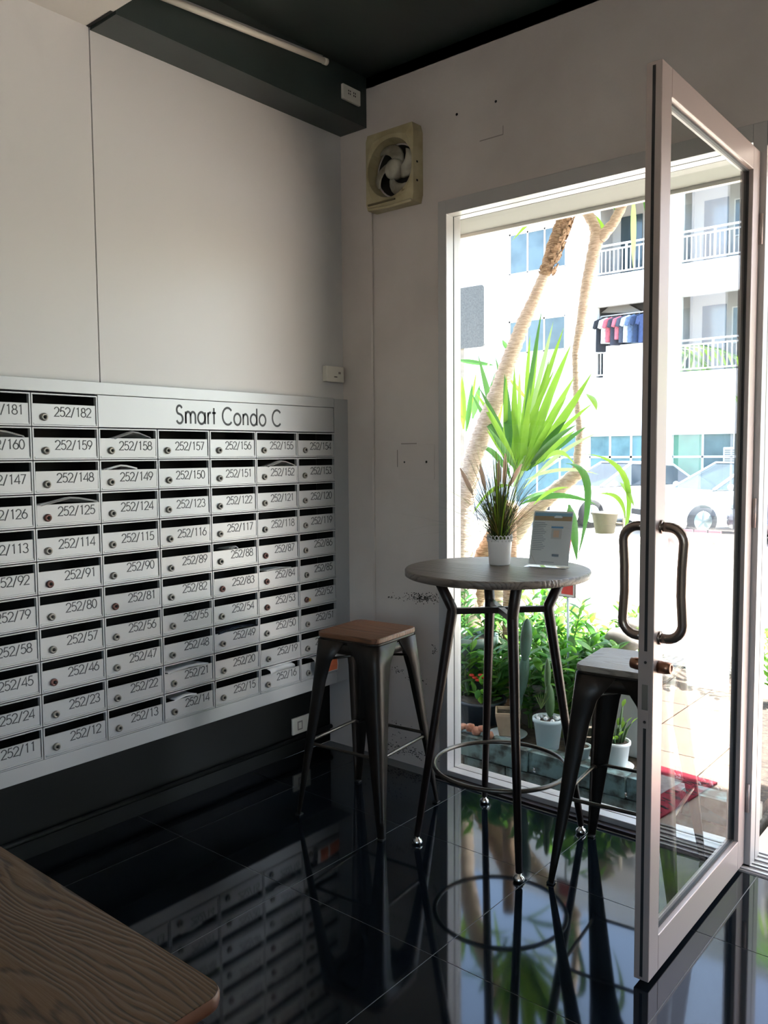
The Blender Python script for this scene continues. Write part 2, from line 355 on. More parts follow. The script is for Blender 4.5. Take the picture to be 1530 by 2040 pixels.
# ================================================================== stroke lettering
def arcp(cx, cy, rx, ry, a0, a1, n=10):
    return [(cx + rx * math.cos(math.radians(a0 + (a1 - a0) * i / n)), cy + ry * math.sin(math.radians(a0 + (a1 - a0) * i / n))) for i in range(n + 1)]
G = {
 '0': (.60, [arcp(.28, .5, .25, .5, 90, 450, 20)]),
 '1': (.60, [[(.14, .86), (.32, 1.0), (.32, 0)]]),
 '2': (.60, [arcp(.28, .72, .25, .28, 170, -35, 11) + [(.02, .0), (.55, .0)]]),
 '3': (.60, [arcp(.26, .76, .22, .24, 160, -90, 10), arcp(.26, .27, .26, .27, 90, -165, 11)]),
 '4': (.60, [[(.44, 0), (.44, 1.0), (.0, .26), (.58, .26)]]),
 '5': (.60, [[(.50, 1.0), (.16, 1.0), (.08, .55)] + arcp(.27, .32, .27, .32, 128, -150, 12)]),
 '6': (.60, [[(.38, 1.0), (.08, .50)], arcp(.28, .31, .26, .31, 0, 360, 18)]),
 '7': (.60, [[(.02, 1.0), (.52, 1.0), (.16, 0)]]),
 '8': (.60, [arcp(.28, .76, .20, .24, 0, 360, 16), arcp(.28, .26, .26, .26, 0, 360, 18)]),
 '9': (.60, [[(.18, 0), (.50, .52)], arcp(.28, .69, .26, .31, 0, 360, 18)]),
 '/': (.52, [[(.02, -.12), (.42, 1.06)]]),
 'S': (.66, [arcp(.27, .76, .22, .24, 25, 235, 10) + arcp(.27, .26, .25, .26, 62, -160, 12)]),
 'm': (.98, [[(.06, 0), (.06, .68)], [(.06, 0), (.06, .42)] + arcp(.26, .44, .20, .23, 180, 0, 8) + [(.46, 0)], [(.46, .42)] + arcp(.66, .44, .20, .23, 180, 0, 8) + [(.86, 0)]]),
 'a': (.80, [arcp(.34, .34, .30, .34, 0, 360, 20), [(.65, 0), (.65, .68)]]),
 'r': (.36, [[(.06, 0), (.06, .68)], [(.06, .42)] + arcp(.24, .46, .18, .21, 180, 70, 6)]),
 't': (.36, [[(.16, 0), (.16, .95)], [(.0, .66), (.32, .66)]]),
 'C': (.98, [arcp(.50, .5, .46, .50, 42, 318, 20)]),
 'o': (.78, [arcp(.35, .34, .31, .34, 0, 360, 20)]),
 'n': (.66, [[(.06, 0), (.06, .68)], [(.06, .40)] + arcp(.28, .42, .22, .25, 180, 0, 8) + [(.50, 0)]]),
 'd': (.80, [arcp(.34, .34, .30, .34, 0, 360, 20), [(.65, 0), (.65, 1.04)]]),
 'A': (.80, [[(.02, 0), (.36, 1.0), (.70, 0)], [(.14, .36), (.58, .36)]]),
 'i': (.22, [[(.06, 0), (.06, .68)]]),
 'K': (.72, [[(.06, 0), (.06, 1)], [(.55, 1), (.06, .45)], [(.18, .55), (.60, 0)]]),
 'Y': (.72, [[(.02, 1), (.32, .5), (.62, 1)], [(.32, .5), (.32, 0)]]),
 'M': (.9, [[(.05, 0), (.12, 1), (.42, .3), (.72, 1), (.80, 0)]]),
 'V': (.72, [[(.02, 1), (.32, 0), (.62, 1)]]),
 ' ': (.42, []),
}
def text_mb(txt, h, lw, depth=.0006, track=0.0):
    """flat stroke lettering in local u (right), v (up), w (out): returned as MB in (u, v, w)"""
    b = MB(); x = 0
    for ch in txt:
        adv, strokes = G[ch]
        for st in strokes:
            closed = math.dist(st[0], st[-1]) < 1e-6; P = [Vector((x + p[0] * h, p[1] * h)) for p in st]
            if closed: P = P[:-1]
            n = len(P); vs = []
            for i in range(n):
                a = P[i - 1] if (i or closed) else P[i]; c = P[(i + 1) % n] if (i < n - 1 or closed) else P[i]
                t1 = (P[i] - a).normalized() if (P[i] - a).length else (c - P[i]).normalized()
                t2 = (c - P[i]).normalized() if (c - P[i]).length else t1
                t = (t1 + t2).normalized() if (t1 + t2).length > .1 else t1
                k = 1 / max(.5, t.dot(t1)); nn = Vector((-t.y, t.x)) * lw / 2 * k
                vs += [(P[i].x + nn.x, P[i].y + nn.y, depth), (P[i].x - nn.x, P[i].y - nn.y, depth), (P[i].x + nn.x, P[i].y + nn.y, 0), (P[i].x - nn.x, P[i].y - nn.y, 0)]
            fs = []
            for i in range(n if closed else n - 1):
                j = (i + 1) % n; A = 4 * i; B = 4 * j
                fs += [(A + 1, B + 1, B, A), (A, B, B + 2, A + 2), (A + 3, B + 3, B + 1, A + 1)]
            b.add(vs, fs)
        x += adv * h + track
    return b, x - track
TOLEFT = lambda o: Matrix(((0, 0, 1, o[0]), (1, 0, 0, o[1]), (0, 1, 0, o[2]), (0, 0, 0, 1)))   # u->+y, v->+z, w->+x
def place(b, M):
    b.v = [tuple(M @ Vector(v)) for v in b.v]; return b

# ================================================================== MAILBOX BANK
FX = -2.72           # front plane
Y0c, CW = .643, .2527  # columns; col k spans Y0c + k*CW
ZT, RH = 1.679, .1158
mbk = thing('mailbox_bank', 'long brushed aluminium bank of numbered mailboxes built into the left wall under a title panel', 'mailboxes', (-2.80, 1.5, .35))
MB().box(-2.866, -2.845, .25, 3.0, .35, 1.722).obj('back_box', M_slot, mbk)
fr = MB()
fr.box(-2.866, FX, .25, 2.9, 1.684, 1.728); fr.obj('top_frame', M_steel, mbk, bevel=.001)
MB().box(-2.866, FX, .25, 2.9, .348, .404).obj('bottom_frame', M_steel, mbk, bevel=.001)
MB().box(-2.866, FX - .001, 2.9025, 2.9995, .348, 1.726).obj('end_strip', M_steel, mbk, bevel=.001)
MB().box(-2.866, FX, .25, .64, .404, 1.684).obj('end_panel', M_steel, mbk)
ycB = [1.1485 + CW * k for k in range(0, 8)]   # cell edges from column A: 1.1485, 1.4012, 1.6539, ... 2.9174
ycB = [1.1500, 1.4000, 1.6500, 1.9010, 2.1520, 2.4020, 2.6520, 2.9005]
tp = MB().box(-2.80, FX - .001, ycB[2] + .004, 2.8975, 1.5665, 1.6815).obj('title_panel', M_steel, mbk)
b, wd = text_mb('Smart Condo C', .070, .0090, track=.0035)
k = (.566) / wd
place(b, TOLEFT((FX - .001, 1.994, 1.588)) @ Matrix.Diagonal((k, 1, 1, 1))).obj('lettering', M_num, tp)
cols = [[181, 160, 147, 126, 113, 92, 79, 58, 45, 24, 11], [182, 159, 148, 125, 114, 91, 80, 57, 46, 23, 12],
        [None, 158, 149, 124, 115, 90, 81, 56, 47, 22, 13], [None, 157, 150, 123, 116, 89, 82, 55, 48, 21, 14],
        [None, 156, 151, 122, 117, 88, 83, 54, 49, 20, 15], [None, 155, 152, 121, 118, 87, 84, 53, 50, 19, 16],
        [None, 154, 153, 120, 119, 86, 85, 52, 51, 18, 17]]
CH, cw = RH, .2505
def bezel_mesh():
    b = MB(); w, h = cw, CH
    for (a, c, d, e) in ((.0020, w - .0020, .0018, .0062), (.0020, w - .0020, h - .0062, h - .0018), (.0020, .0066, .0062, h - .0062), (w - .0066, w - .0020, .0062, h - .0062)):
        b.box(-.012, .0035, a, c, d, e)
    b.cur = 1  # inner metal walls coloured dark to paint in the shade inside the slot
    for (a, c) in ((.0026, .0042), (w - .0042, w - .0026)): b.box(-.12, -.0121, a, c, .003, h - .003)
    b.box(-.12, -.0121, .0026, w - .0026, .0016, .003); b.box(-.12, -.0121, .0026, w - .0026, h - .003, h - .0016)
    return b.mesh('letterbox', [M_steel, M_slot])
bez = bezel_mesh()
dm = MB()
dm.box(-.003, .0012, .0085, cw - .0085, 0.0, .0700)
dm.box(.0012, .0045, .0085, cw - .0085, -.001, .0045)
doorm = dm.mesh('flap_door', M_steel2)
lm = MB(); lm.lathe([(.0135, 0), (.0135, .004), (.0115, .0080), (.0068, .0082), (.0060, .006)], (0, 0, 0), 18, Matrix.Rotation(PI / 2, 3, 'Y')); lm.cur = 1
lm.lathe([(.0042, .0062), (.0042, .0088)], (0, .002, 0), 10, Matrix.Rotation(PI / 2, 3, 'Y'))
lockm = lm.mesh('lock', [M_lock, M_key])
M_lockr = mat('lock_worn_red', '6a4a44', rough=.35, metal=.6)
lock_red = lockm.copy(); lock_red.materials[0] = M_lockr
ajar = {148: 2.2, 125: 2.4, 158: 1.8, 149: 2.0, 81: 1.8, 55: 1.6, 48: 2.0, 89: 2.2, 116: 1.4, 83: 3.2, 49: 3.0, 152: 2.2, 19: 4.5, 51: 3.2, 124: 1.2, 117: 1.2, 22: 1.2, 20: .6, 12: .6, 17: 1.0}
textured = {}
for ci, cc in enumerate(cols):
    for ri, nmb in enumerate(cc):
        if nmb is None: continue
        y = ycB[ci]; z = ZT - (ri + 1) * RH + (.0 if ri else .0)
        bz = inst(bez, 'letterbox', mbk, (FX + 2.80, y - 1.5, z - .35))
        rr = random.Random(nmb); a = math.radians(ajar.get(nmb, rr.uniform(-.3, .5)))
        d = inst(doorm, 'flap_door', bz, (-.0015, 0, .0085), (0, a * .9, -a * .35))
        lk = inst(lock_red if nmb in (46, 91, 87, 84, 53, 83, 81, 125, 52) else lockm, 'lock', bz, (.001 + math.sin(a) * .03, .048 + rr.uniform(-.003, .003), .0335), (rr.uniform(0, 6) if False else 0, 0, 0))
        lk.rotation_euler = (rr.choice((0, .3, -.4, 1.2)), a * .9, 0)
        s = '252/%d' % nmb; tb, tw = text_mb(s, .0315, .0033)
        u1 = cw * (.905 if nmb > 99 else .90); tw2 = .142 if nmb > 99 else .122
        k = tw2 / (tw + 1e-9); z0 = .031 + rr.uniform(-.002, .002) + (.004 if nmb < 100 else 0)
        Mt = Matrix.Rotation(-a * .35, 4, 'Z') @ Matrix.Rotation(a * .9, 4, 'Y')
        place(tb, Matrix.Translation((-.0015, 0, .0085)) @ Mt @ TOLEFT((.0013, u1 - tw2, z0 - .002)) @ Matrix.Diagonal((k, 1, 1, 1)))
        tb.obj('number', M_num, bz, local=True)
M_yel = mat('yellow_sticker', 'b99b3c', rough=.5)
MB().box(FX + .0002, FX + .0035, 2.714, 2.724, .776, .790, ).obj('sticker', M_yel, mbk)

# letters sticking out of slots
def cell(n):
    for ci, cc in enumerate(cols):
        if n in cc: return ycB[ci], ZT - (cc.index(n) + 1) * RH
def sheet(name, pts_rows, m, label, cat='letter', group=None, th=.0012):
    """pts_rows: list of rows of (x,y,z); thin curved paper with thickness"""
    b = MB(); nr = len(pts_rows); nc = len(pts_rows[0]); vs = [Vector(p) for r in pts_rows for p in r]
    n = (vs[1] - vs[0]).cross(vs[nc] - vs[0]).normalized() * th
    fs = [(i * nc + j, i * nc + j + 1, (i + 1) * nc + j + 1, (i + 1) * nc + j) for i in range(nr - 1) for j in range(nc - 1)]
    N = nr * nc; allv = vs + [v - n for v in vs]; f2 = [tuple(N + k for k in f[::-1]) for f in fs]
    rim = [i for i in range(nc)] + [i * nc + nc - 1 for i in range(1, nr)] + [(nr - 1) * nc + j for j in range(nc - 2, -1, -1)] + [i * nc for i in range(nr - 2, 0, -1)]
    f3 = [(rim[i], rim[(i + 1) % len(rim)], N + rim[(i + 1) % len(rim)], N + rim[i]) for i in range(len(rim))]
    b.add(allv, fs + f2 + f3, True); c = sum(vs, Vector()) / N
    o = b.obj(name, m, loc=tuple(c)); tag(o, label, cat, group); return o
def slot_letter(n, u0, u1, peak, out, m, label, low=.079):
    y, z = cell(n)
    rows = []
    for i, (xx, zz) in enumerate(((-.10, -.004), (-.03, .0), (out * .5, .003), (out, -.002))):
        row = []
        for j in range(7):
            t = j / 6; row.append((FX + xx, y + u0 + (u1 - u0) * t, z + low + zz + peak * (1 - abs(2 * t - 1.1)) * (1 if i else .3)))
        rows.append(row)
    return sheet('letter', rows, m, label)
slot_letter(158, .06, .215, .026, .014, M_paper, 'white envelope standing out of the slot of mailbox 252/158')
slot_letter(160, .04, .22, .022, .012, M_paper, 'white envelope in the slot of mailbox 252/160 at the left edge')
slot_letter(149, .02, .16, .016, .0, M_paper, 'thin white letter lying in the slot of mailbox 252/149')
slot_letter(125, .02, .235, .022, .010, M_paper, 'wide creased white letter in the slot of mailbox 252/125')
slot_letter(152, .06, .225, .024, .012, M_paper, 'white folded sheet standing out of the slot of mailbox 252/152')
slot_letter(88, .105, .14, .012, .006, M_paper, 'small white paper corner in the slot of mailbox 252/88')
slot_letter(84, .05, .20, .006, .004, M_paper, 'thin white letter edge in the slot of mailbox 252/84')
slot_letter(21, .02, .22, .008, .006, M_paper, 'thin dim letter in the slot of mailbox 252/21')
slot_letter(14, .05, .16, .008, .0, M_paper, 'dim letter deep in the slot of mailbox 252/14')
M_film = mat('dark_plastic_film', '3c4450', rough=.15, col2='11151a', scale=30)
slot_letter(49, .02, .235, .012, .008, M_film, 'dark glossy plastic-wrapped mail in the slot of mailbox 252/49')
y, z = cell(16)
sheet('letter', [[(FX + xx, y + .045 + .15 * t, z + zz + .006 * math.sin(3 * t)) for t in (0, .25, .5, .75, 1)] for xx, zz in ((-.06, .098), (-.005, .104), (.02, .098), (.026, .083))], M_paper, 'white sheet curling out over the door of mailbox 252/16')
y, z = cell(17)
lf = sheet('leaflet', [[(FX + xx + .004 * math.sin(5 * t), y + .075 + .16 * t, z + zz - .006 * t) for t in (0, .2, .4, .6, .8, 1)] for xx, zz in ((-.05, .090), (.0, .098), (.02, .088), (.026, .05), (.022, .02))], M_paper, 'white leaflet with orange print hanging out of the lowest mailbox beside the stool', 'leaflet')
for t0, t1 in ((.10, .42), (.5, .96)):
    rows = [[(FX + xx + .004 * math.sin(5 * t) + .0012, y + .075 + .16 * t, z + zz - .006 * t) for t in (t0, (t0 + t1) / 2, t1)] for xx, zz in ((.022, .084), (.026, .05), (.0225, .024))]
    bb = MB(); vs = [v for r in rows for v in r]; bb.add(vs, [(i * 3 + j, i * 3 + j + 1, i * 3 + j + 4, i * 3 + j + 3) for i in range(2) for j in range(2)]); bb.obj('print', M_orange, lf)

# ------------------------------------------------------------------ outlets and switches
def plate(name, label, cx, y0, y1, z0, z1, d=.012, x=None):
    t = thing(name, label, 'outlet', (cx, (y0 + y1) / 2, (z0 + z1) / 2))
    MB().box(cx, cx + d, y0, y1, z0, z1).obj('cover_plate', M_plastic, t, bevel=.003)
    return t
t = plate('power_outlet', 'small white socket box on the pale wall just above the mailboxes', -2.75, 2.855, 2.975, 1.806, 1.880, .03)
MB().box(-2.7205, -2.7185, 2.905, 2.925, 1.828, 1.832).obj('slot', M_key, t)
MB().box(-2.7205, -2.7185, 2.935, 2.95, 1.845, 1.855).obj('slot', M_faint, t)
t = plate('power_outlet', 'white double socket on the side of the dark ceiling beam', -2.585, 2.826, 2.944, 3.052, 3.118, .014)
for yy in (2.868, 2.902):
    for dz, w in ((.012, .003), (0, .003)):
        MB().box(-2.5715, -2.5700, yy - .008, yy - .003, 3.083 + dz - .003, 3.083 + dz + .004).obj('slot', M_key, t); MB().box(-2.5715, -2.5700, yy + .003, yy + .008, 3.083 + dz - .003, 3.083 + dz + .004).obj('slot', M_key, t)
t = plate('light_switch', 'white switch plate low on the black wall under the mailboxes', -2.866, 2.727, 2.845, .10, .182, .012)
MB().box(-2.8545, -2.852, 2.765, 2.785, .125, .155).obj('rocker', M_plastic, t, bevel=.001)
MB().box(-2.8542, -2.8535, 2.758, 2.792, .118, .162).obj('rocker_gap', M_faint, t)

# ------------------------------------------------------------------ ceiling lamp
lp = thing('batten_lamp', 'slim unlit white strip lamp along the dark ceiling beam', 'lamp', (-2.57, 2.3, 3.13))
a, b2 = Vector((-2.560, 1.70, 3.081)), Vector((-2.566, 2.695, 3.166))
MB().tube([a, b2], .013, 12).obj('tube', M_plastic, lp)
MB().tube([a + Vector((-.012, 0, .012)), b2 + Vector((-.012, 0, .012))], .014, 4).obj('base', M_alu, lp)
MB().tube([b2, b2 + Vector((0, .02, .0017))], .015, 12).obj('end_cap', M_plastic, lp)

# ------------------------------------------------------------------ exhaust fan + cable trunking
fn = thing('exhaust_fan', 'grimy cream square exhaust fan on the back wall by the corner', 'fan', (-2.39, 3.0, 2.735))
fx0, fx1, fz0, fz1, fy = -2.535, -2.262, 2.570, 2.905, 2.935
hc = Vector((-2.396, 0, 2.738)); hr = .128
b = MB(); n = 48; ring = []; outer = []
for k in range(n):
    q = 2 * PI * k / n; ring.append((hc.x + hr * math.cos(q), fy, hc.z + hr * math.sin(q)))
    c, s_ = math.cos(q), math.sin(q); tx = ((fx1 if c > 0 else fx0) - hc.x) / c if abs(c) > 1e-6 else 1e9; tz = ((fz1 if s_ > 0 else fz0) - hc.z) / s_ if abs(s_) > 1e-6 else 1e9
    t_ = min(tx, tz); outer.append((hc.x + t_ * c, fy, hc.z + t_ * s_))
mid = [((a[0] * .35 + c[0] * .65), fy - .006, (a[2] * .35 + c[2] * .65)) for a, c in zip(outer, ring)]
back_r = [(hc.x + (p[0] - hc.x) * .93, 2.992, hc.z + (p[2] - hc.z) * .93) for p in ring]
side = [(p[0] + (.004 if p[0] > -2.30 else 0) * (1 if abs(p[0] - fx1) < .001 else 0), 3.0, p[2]) for p in outer]
vs = side + outer + mid + ring + back_r
fs = [(L * n + k, L * n + (k + 1) % n, (L + 1) * n + (k + 1) % n, (L + 1) * n + k) for L in range(4) for k in range(n)]
fs = [f[::-1] for f in fs]
b.add(vs, fs, False); b.obj('housing', M_cream, fn)
MB().lathe([(.112, 0), (.112, .003)], (hc.x, 2.997, hc.z), 32, Matrix.Rotation(PI / 2, 3, 'X')).obj('back_shutter', M_slot, fn)
MB().lathe([(.040, 0), (.046, .02), (.044, .040), (.034, .050), (.004, .052)], (hc.x, 2.996, hc.z), 28, Matrix.Rotation(PI / 2, 3, 'X')).obj('hub', M_blade, fn)
for k in range(4):
    bb = MB(); vs = []; NR, NT = 5, 8; a0 = math.radians(62 + 90 * k)
    for i in range(NR):
        r = .040 + (.116 - .040) * i / (NR - 1)
        for j in range(NT):
            t_ = j / (NT - 1); wdt = math.radians(62 - 10 * i / (NR - 1)); sweep = math.radians(48) * i / (NR - 1)
            q = a0 + sweep + wdt * (t_ - .5)
            rr = r * (1 - .10 * (abs(2 * t_ - 1) ** 3) * (i / (NR - 1)))
            vs.append((hc.x + rr * math.cos(q), 2.975 - .026 * (t_ - .5) - .006 * math.sin(PI * t_), hc.z + rr * math.sin(q)))
    fs = [(i * NT + j, i * NT + j + 1, (i + 1) * NT + j + 1, (i + 1) * NT + j) for i in range(NR - 1) for j in range(NT - 1)]
    bb.add(vs, fs, True); o = bb.obj('blade', M_blade, fn); sd = o.modifiers.new('solid', 'SOLIDIFY'); sd.thickness = .002
MB().box(-2.518, -2.36, 2.925, 2.9335, 2.590, 2.597).obj('groove', mat('groove_brown', '5d5136', rough=.6), fn)
MB().tube([(-2.515, 2.93, 2.575), (-2.4, 2.928, 2.566), (-2.27, 2.93, 2.572)], .007, 8).obj('lower_lip', M_cream, fn)
b, wd = text_mb('Aia', .013, .0018)
M_brown = mat('faded_brown_print', '6b5636', rough=.6)
place(b, Matrix(((1, 0, 0, -2.326), (0, 0, -1, 2.9325), (0, 1, 0, 2.618), (0, 0, 0, 1)))).obj('emblem_print', M_brown, fn)
MB().lathe([(.005, 0), (.005, .001)], (-2.288, 2.9345, 2.640), 10, Matrix.Rotation(PI / 2, 3, 'X')).obj('emblem_print', M_brown, fn)
for zz in (2.66, 2.74): MB().box(-2.262, -2.2585, 2.955, 2.965, zz - .004, zz + .004).obj('screw', M_key, fn)
ct = MB().box(-2.561, -2.549, 2.990, 3.0, 0.04, 2.585).obj('cable_trunking', M_back, loc=(-2.555, 2.995, .04), bevel=.002)
tag(ct, 'thin painted cable trunking running down the back wall below the fan', 'trunking')

# ================================================================== BAR TABLE
tc = Vector((-1.618, 2.620, 0)); tb = thing('bar_table', 'tall round wooden bar table with four bent dark metal legs beside the window', 'table', tc)
HT = 1.035
MB().lathe([(.335, HT - .028), (.342, HT - .024), (.342, HT - .005), (.339, HT - .001), (.333, HT)], (tc.x - .012, tc.y - .008, 0), 72).obj('tabletop', M_wtab, tb)
RL = []
for sx, sy in ((-1, -1), (1, -1), (1, 1), (-1, 1)):
    P0 = Vector((tc.x + sx * .219, tc.y + sy * .232, .03)); P1 = Vector((tc.x + sx * .128, tc.y + sy * .128, .885)); P2 = Vector((tc.x + sx * .17, tc.y + sy * .17, HT - .026))
    lg = MB().tube([P0, P0.lerp(P1, .5), P1 + (P0 - P1) * .008, P1 + (P2 - P1) * .04, P2], [.0125, .0165, .0205, .0205, .0195], 8).obj('leg', M_dframe, tb)
    MB().lathe([(.010, 0), (.019, .003), (.021, .010), (.016, .018), (.009, .022), (.008, .036)], (P0.x, P0.y, 0), 20).obj('chrome_foot', M_chrome, lg)
for a_, b3 in (((-1, -1), (1, 1)), ((1, -1), (-1, 1))):
    MB().tube([(tc.x + a_[0] * .124, tc.y + a_[1] * .124, .878), (tc.x + b3[0] * .124, tc.y + b3[1] * .124, .878)], .0155, 4).obj('cross_brace', M_dframe, tb)
MB().tube([(tc.x + .25 * math.cos(2 * PI * k / 56), tc.y + .25 * math.sin(2 * PI * k / 56), .285) for k in range(56)], .0085, 8, closed=True).obj('foot_ring', M_bar, tb)

# ================================================================== STOOLS
def rrect(hx, hy, r, n=6):
    return [(sx * (hx - r) + r * math.cos(q), sy * (hy - r) + r * math.sin(q)) for sx, sy, q0 in ((1, 1, 0), (-1, 1, 90), (-1, -1, 180), (1, -1, 270)) for q in [math.radians(q0 + 90 * i / n) for i in range(n + 1)]]
def stool(label, loc, rz, wmat):
    t = thing('bar_stool', label, 'stool', loc, rz, 'square metal bar stools with wooden seats'); H = .752; hs, hf = .149, .213
    b = MB(); P = rrect(hs, hs, .032); n = len(P)
    rings = [(0.99, H - .020), (1.0, H - .017), (1.0, H - .004), (.985, H)]
    vs = [(p[0] * s, p[1] * s, z) for s, z in rings for p in P]
    fs = [tuple(range(n))[::-1], tuple(3 * n + k for k in range(n))] + [(i * n + k, i * n + (k + 1) % n, (i + 1) * n + (k + 1) % n, (i + 1) * n + k) for i in range(3) for k in range(n)]
    b.add(vs, fs); b.obj('seat', wmat, t, local=True)
    # pressed steel skirt under the seat with a stepped lip
    b = MB(); rings = [(.93, H - .085), (1.0, H - .078), (1.0, H - .040), (.975, H - .036), (1.0, H - .032), (1.0, H - .0205)]
    Pn = rrect(hs - .002, hs - .002, .036)
    for (s0, z0), (s1, z1) in zip(rings[1:-1], rings[2:]):
        vs = [(p[0] * s0, p[1] * s0, z0) for p in Pn] + [(p[0] * s1, p[1] * s1, z1) for p in Pn]; b.add(vs, [(k, (k + 1) % n, n + (k + 1) % n, n + k) for k in range(n)], True)
    o = b.obj('seat_skirt', M_stool, t, local=True); sd = o.modifiers.new('solid', 'SOLIDIFY'); sd.thickness = .003; sd.offset = -1
    for sx, sy in ((-1, -1), (1, -1), (1, 1), (-1, 1)):
        # tapered V-shaped sheet leg with a round outer corner
        b = MB(); L = 9; vs = []
        for i in range(L + 1):
            f = i / L; z = (H - .030) * (1 - f) + .004 * f
            cx = sx * (hs - .002 + (hf - hs) * f); cy = sy * (hs - .002 + (hf - hs) * f); w = .088 * (1 - f) ** 1.0 + .020 * f
            if i == 0: w = .14
            if i == 1: w = .088
            r = min(.026 * (1 - f) + .009 * f, w * .6)
            prof = [(w, 0), (r, 0), (r * .3, r * .3 * .35), (r * .29, r * .29), (r * .105, r * .3), (0, r), (0, w)]
            prof = [(w, 0), (r, 0)] + [(r - r * math.sin(q), r - r * math.cos(q)) for q in (PI / 8, PI / 4, 3 * PI / 8)] + [(0, r), (0, w)]
            for (u, v) in prof: vs.append((cx - sx * u, cy - sy * v, z))
        K = 7; fs = [(i * K + j, i * K + j + 1, (i + 1) * K + j + 1, (i + 1) * K + j) for i in range(L) for j in range(K - 1)]
        if sx * sy < 0: fs = [f[::-1] for f in fs]
        b.add(vs, fs, True); o = b.obj('leg', M_stool, t, local=True); sd = o.modifiers.new('solid', 'SOLIDIFY'); sd.thickness = .003; sd.offset = 1 if sx * sy > 0 else 1
        MB().box(cx - .013 - sx * .008, cx + .013 - sx * .008, cy - .013 - sy * .008, cy + .013 - sy * .008, 0, .008).obj('foot_pad', M_slot, o, local=True, bevel=.003)
    zb = .285; f = 1 - zb / H; h = hs + (hf - hs) * f - .010
    for k in range(4):
        q = k * PI / 2; c, s_ = math.cos(q), math.sin(q); rot = lambda x, y: (x * c - y * s_, x * s_ + y * c)
        p = [(-h + .004, -h, zb), (-h + .03, -h + .0, zb + .014), (h - .03, -h + .0, zb + .014), (h - .004, -h, zb)]
        MB().tube([(*rot(x, y), z) for x, y, z in p], .0065, 8).obj('brace', M_bar, t, local=True)
        hh = hs - .012; MB().box(-.001, .001, -.006, .006, 0, 0)
    for k in (0, 1):
        d = hs + .0; e = MB().tube([(-d + .03, (-d + .03) * (1 if k else -1), H - .115), (-.02, -.02 * (1 if k else -1), H - .105), (.02, .02 * (1 if k else -1), H - .105), (d - .03, (d - .03) * (1 if k else -1), H - .115)], .0055, 6).obj('under_seat_brace', M_bar, t, local=True)
    return t
stool('bar stool with a brown wooden seat, standing in the corner beside the mailboxes', (-2.178, 2.505, 0), math.radians(5.5), M_wseat)
stool('bar stool with a greyish wooden seat, standing between the round table and the open door', (-1.128, 2.668, 0), math.radians(6.5), M_wseat2)

# ================================================================== FOREGROUND TABLE
ft = thing('wooden_table', 'wooden tabletop with dark wavy grain and rounded corners at the lower left', 'table', (-1.4, .2, 0))
tx1, ty1, tz = -.838, .676, .75
P = [(-1.45 + x, .11 + y) for x, y in rrect(.612, .566, .03, 8)]; n = len(P); cx, cy = -1.45, .11
b = MB(); rings = [(.985, tz - .024), (.998, tz - .020), (1, tz - .014), (1, tz - .005), (.997, tz - .001)]
vs = [(cx + (p[0] - cx) * s, cy + (p[1] - cy) * s, z) for s, z in rings for p in P]
fs = [tuple(range(n))[::-1]] + [(i * n + k, i * n + (k + 1) % n, (i + 1) * n + (k + 1) % n, (i + 1) * n + k) for i in range(4) for k in range(n)]
b.add(vs, fs, True); b.obj('table_edge', M_wedge, ft)
MB().prism([(cx + (p[0] - cx) * .996, cy + (p[1] - cy) * .996) for p in P], tz - .003, tz).obj('tabletop', M_wfg, ft)
for sx in (-1, 1):
    for sy in (-1, 1): MB().tube([(cx + sx * .5, cy + sy * .45, 0), (cx + sx * .48, cy + sy * .43, tz - .024)], [.014, .02], 8).obj('leg', M_dframe, ft)

# ================================================================== POT WITH GRASS, FLYER STAND
pc = Vector((-1.672, 2.70, HT)); pt = thing('potted_grass', 'small white lace-rimmed pot of artificial grass on the round bar table', 'plant', pc)
M_pot = mat('white_pot', 'e4e0de', rough=.45)
MB().lathe([(.036, 0), (.040, .003), (.046, .085), (.047, .10), (.043, .10), (.042, .088), (.01, .086)], pc, 32).obj('pot', M_pot, pt)
b = MB()
for k in range(20):
    q = 2 * PI * k / 20; c = pc + Vector((.0475 * math.cos(q), .0475 * math.sin(q), .106)); t_ = Vector((-math.sin(q), math.cos(q), 0))
    b.tube([c + t_ * .0065 * math.cos(a) + Vector((0, 0, .0085 * math.sin(a))) for a in [2 * PI * i / 8 for i in range(8)]], .0018, 4, closed=True)
    c2 = pc + Vector((.047 * math.cos(q + .157), .047 * math.sin(q + .157), .094)); b.ball(c2, .0038, 6, 4)
b.obj('lace_rim', M_pot, pt)
M_grass1 = mat('grass_dark', '37401d', rough=.5, trans=.35); M_grass2 = mat('grass_green', '6f8a2c', rough=.5, trans=.45); M_grass3 = mat('grass_brown', '6b5a24', rough=.5, trans=.3)
b = MB(); rg = random.Random(3)
CR = Vector((RM[0][0], RM[1][0], 0)).normalized(); CF = Vector((-RM[0][2], -RM[1][2], 0)).normalized()
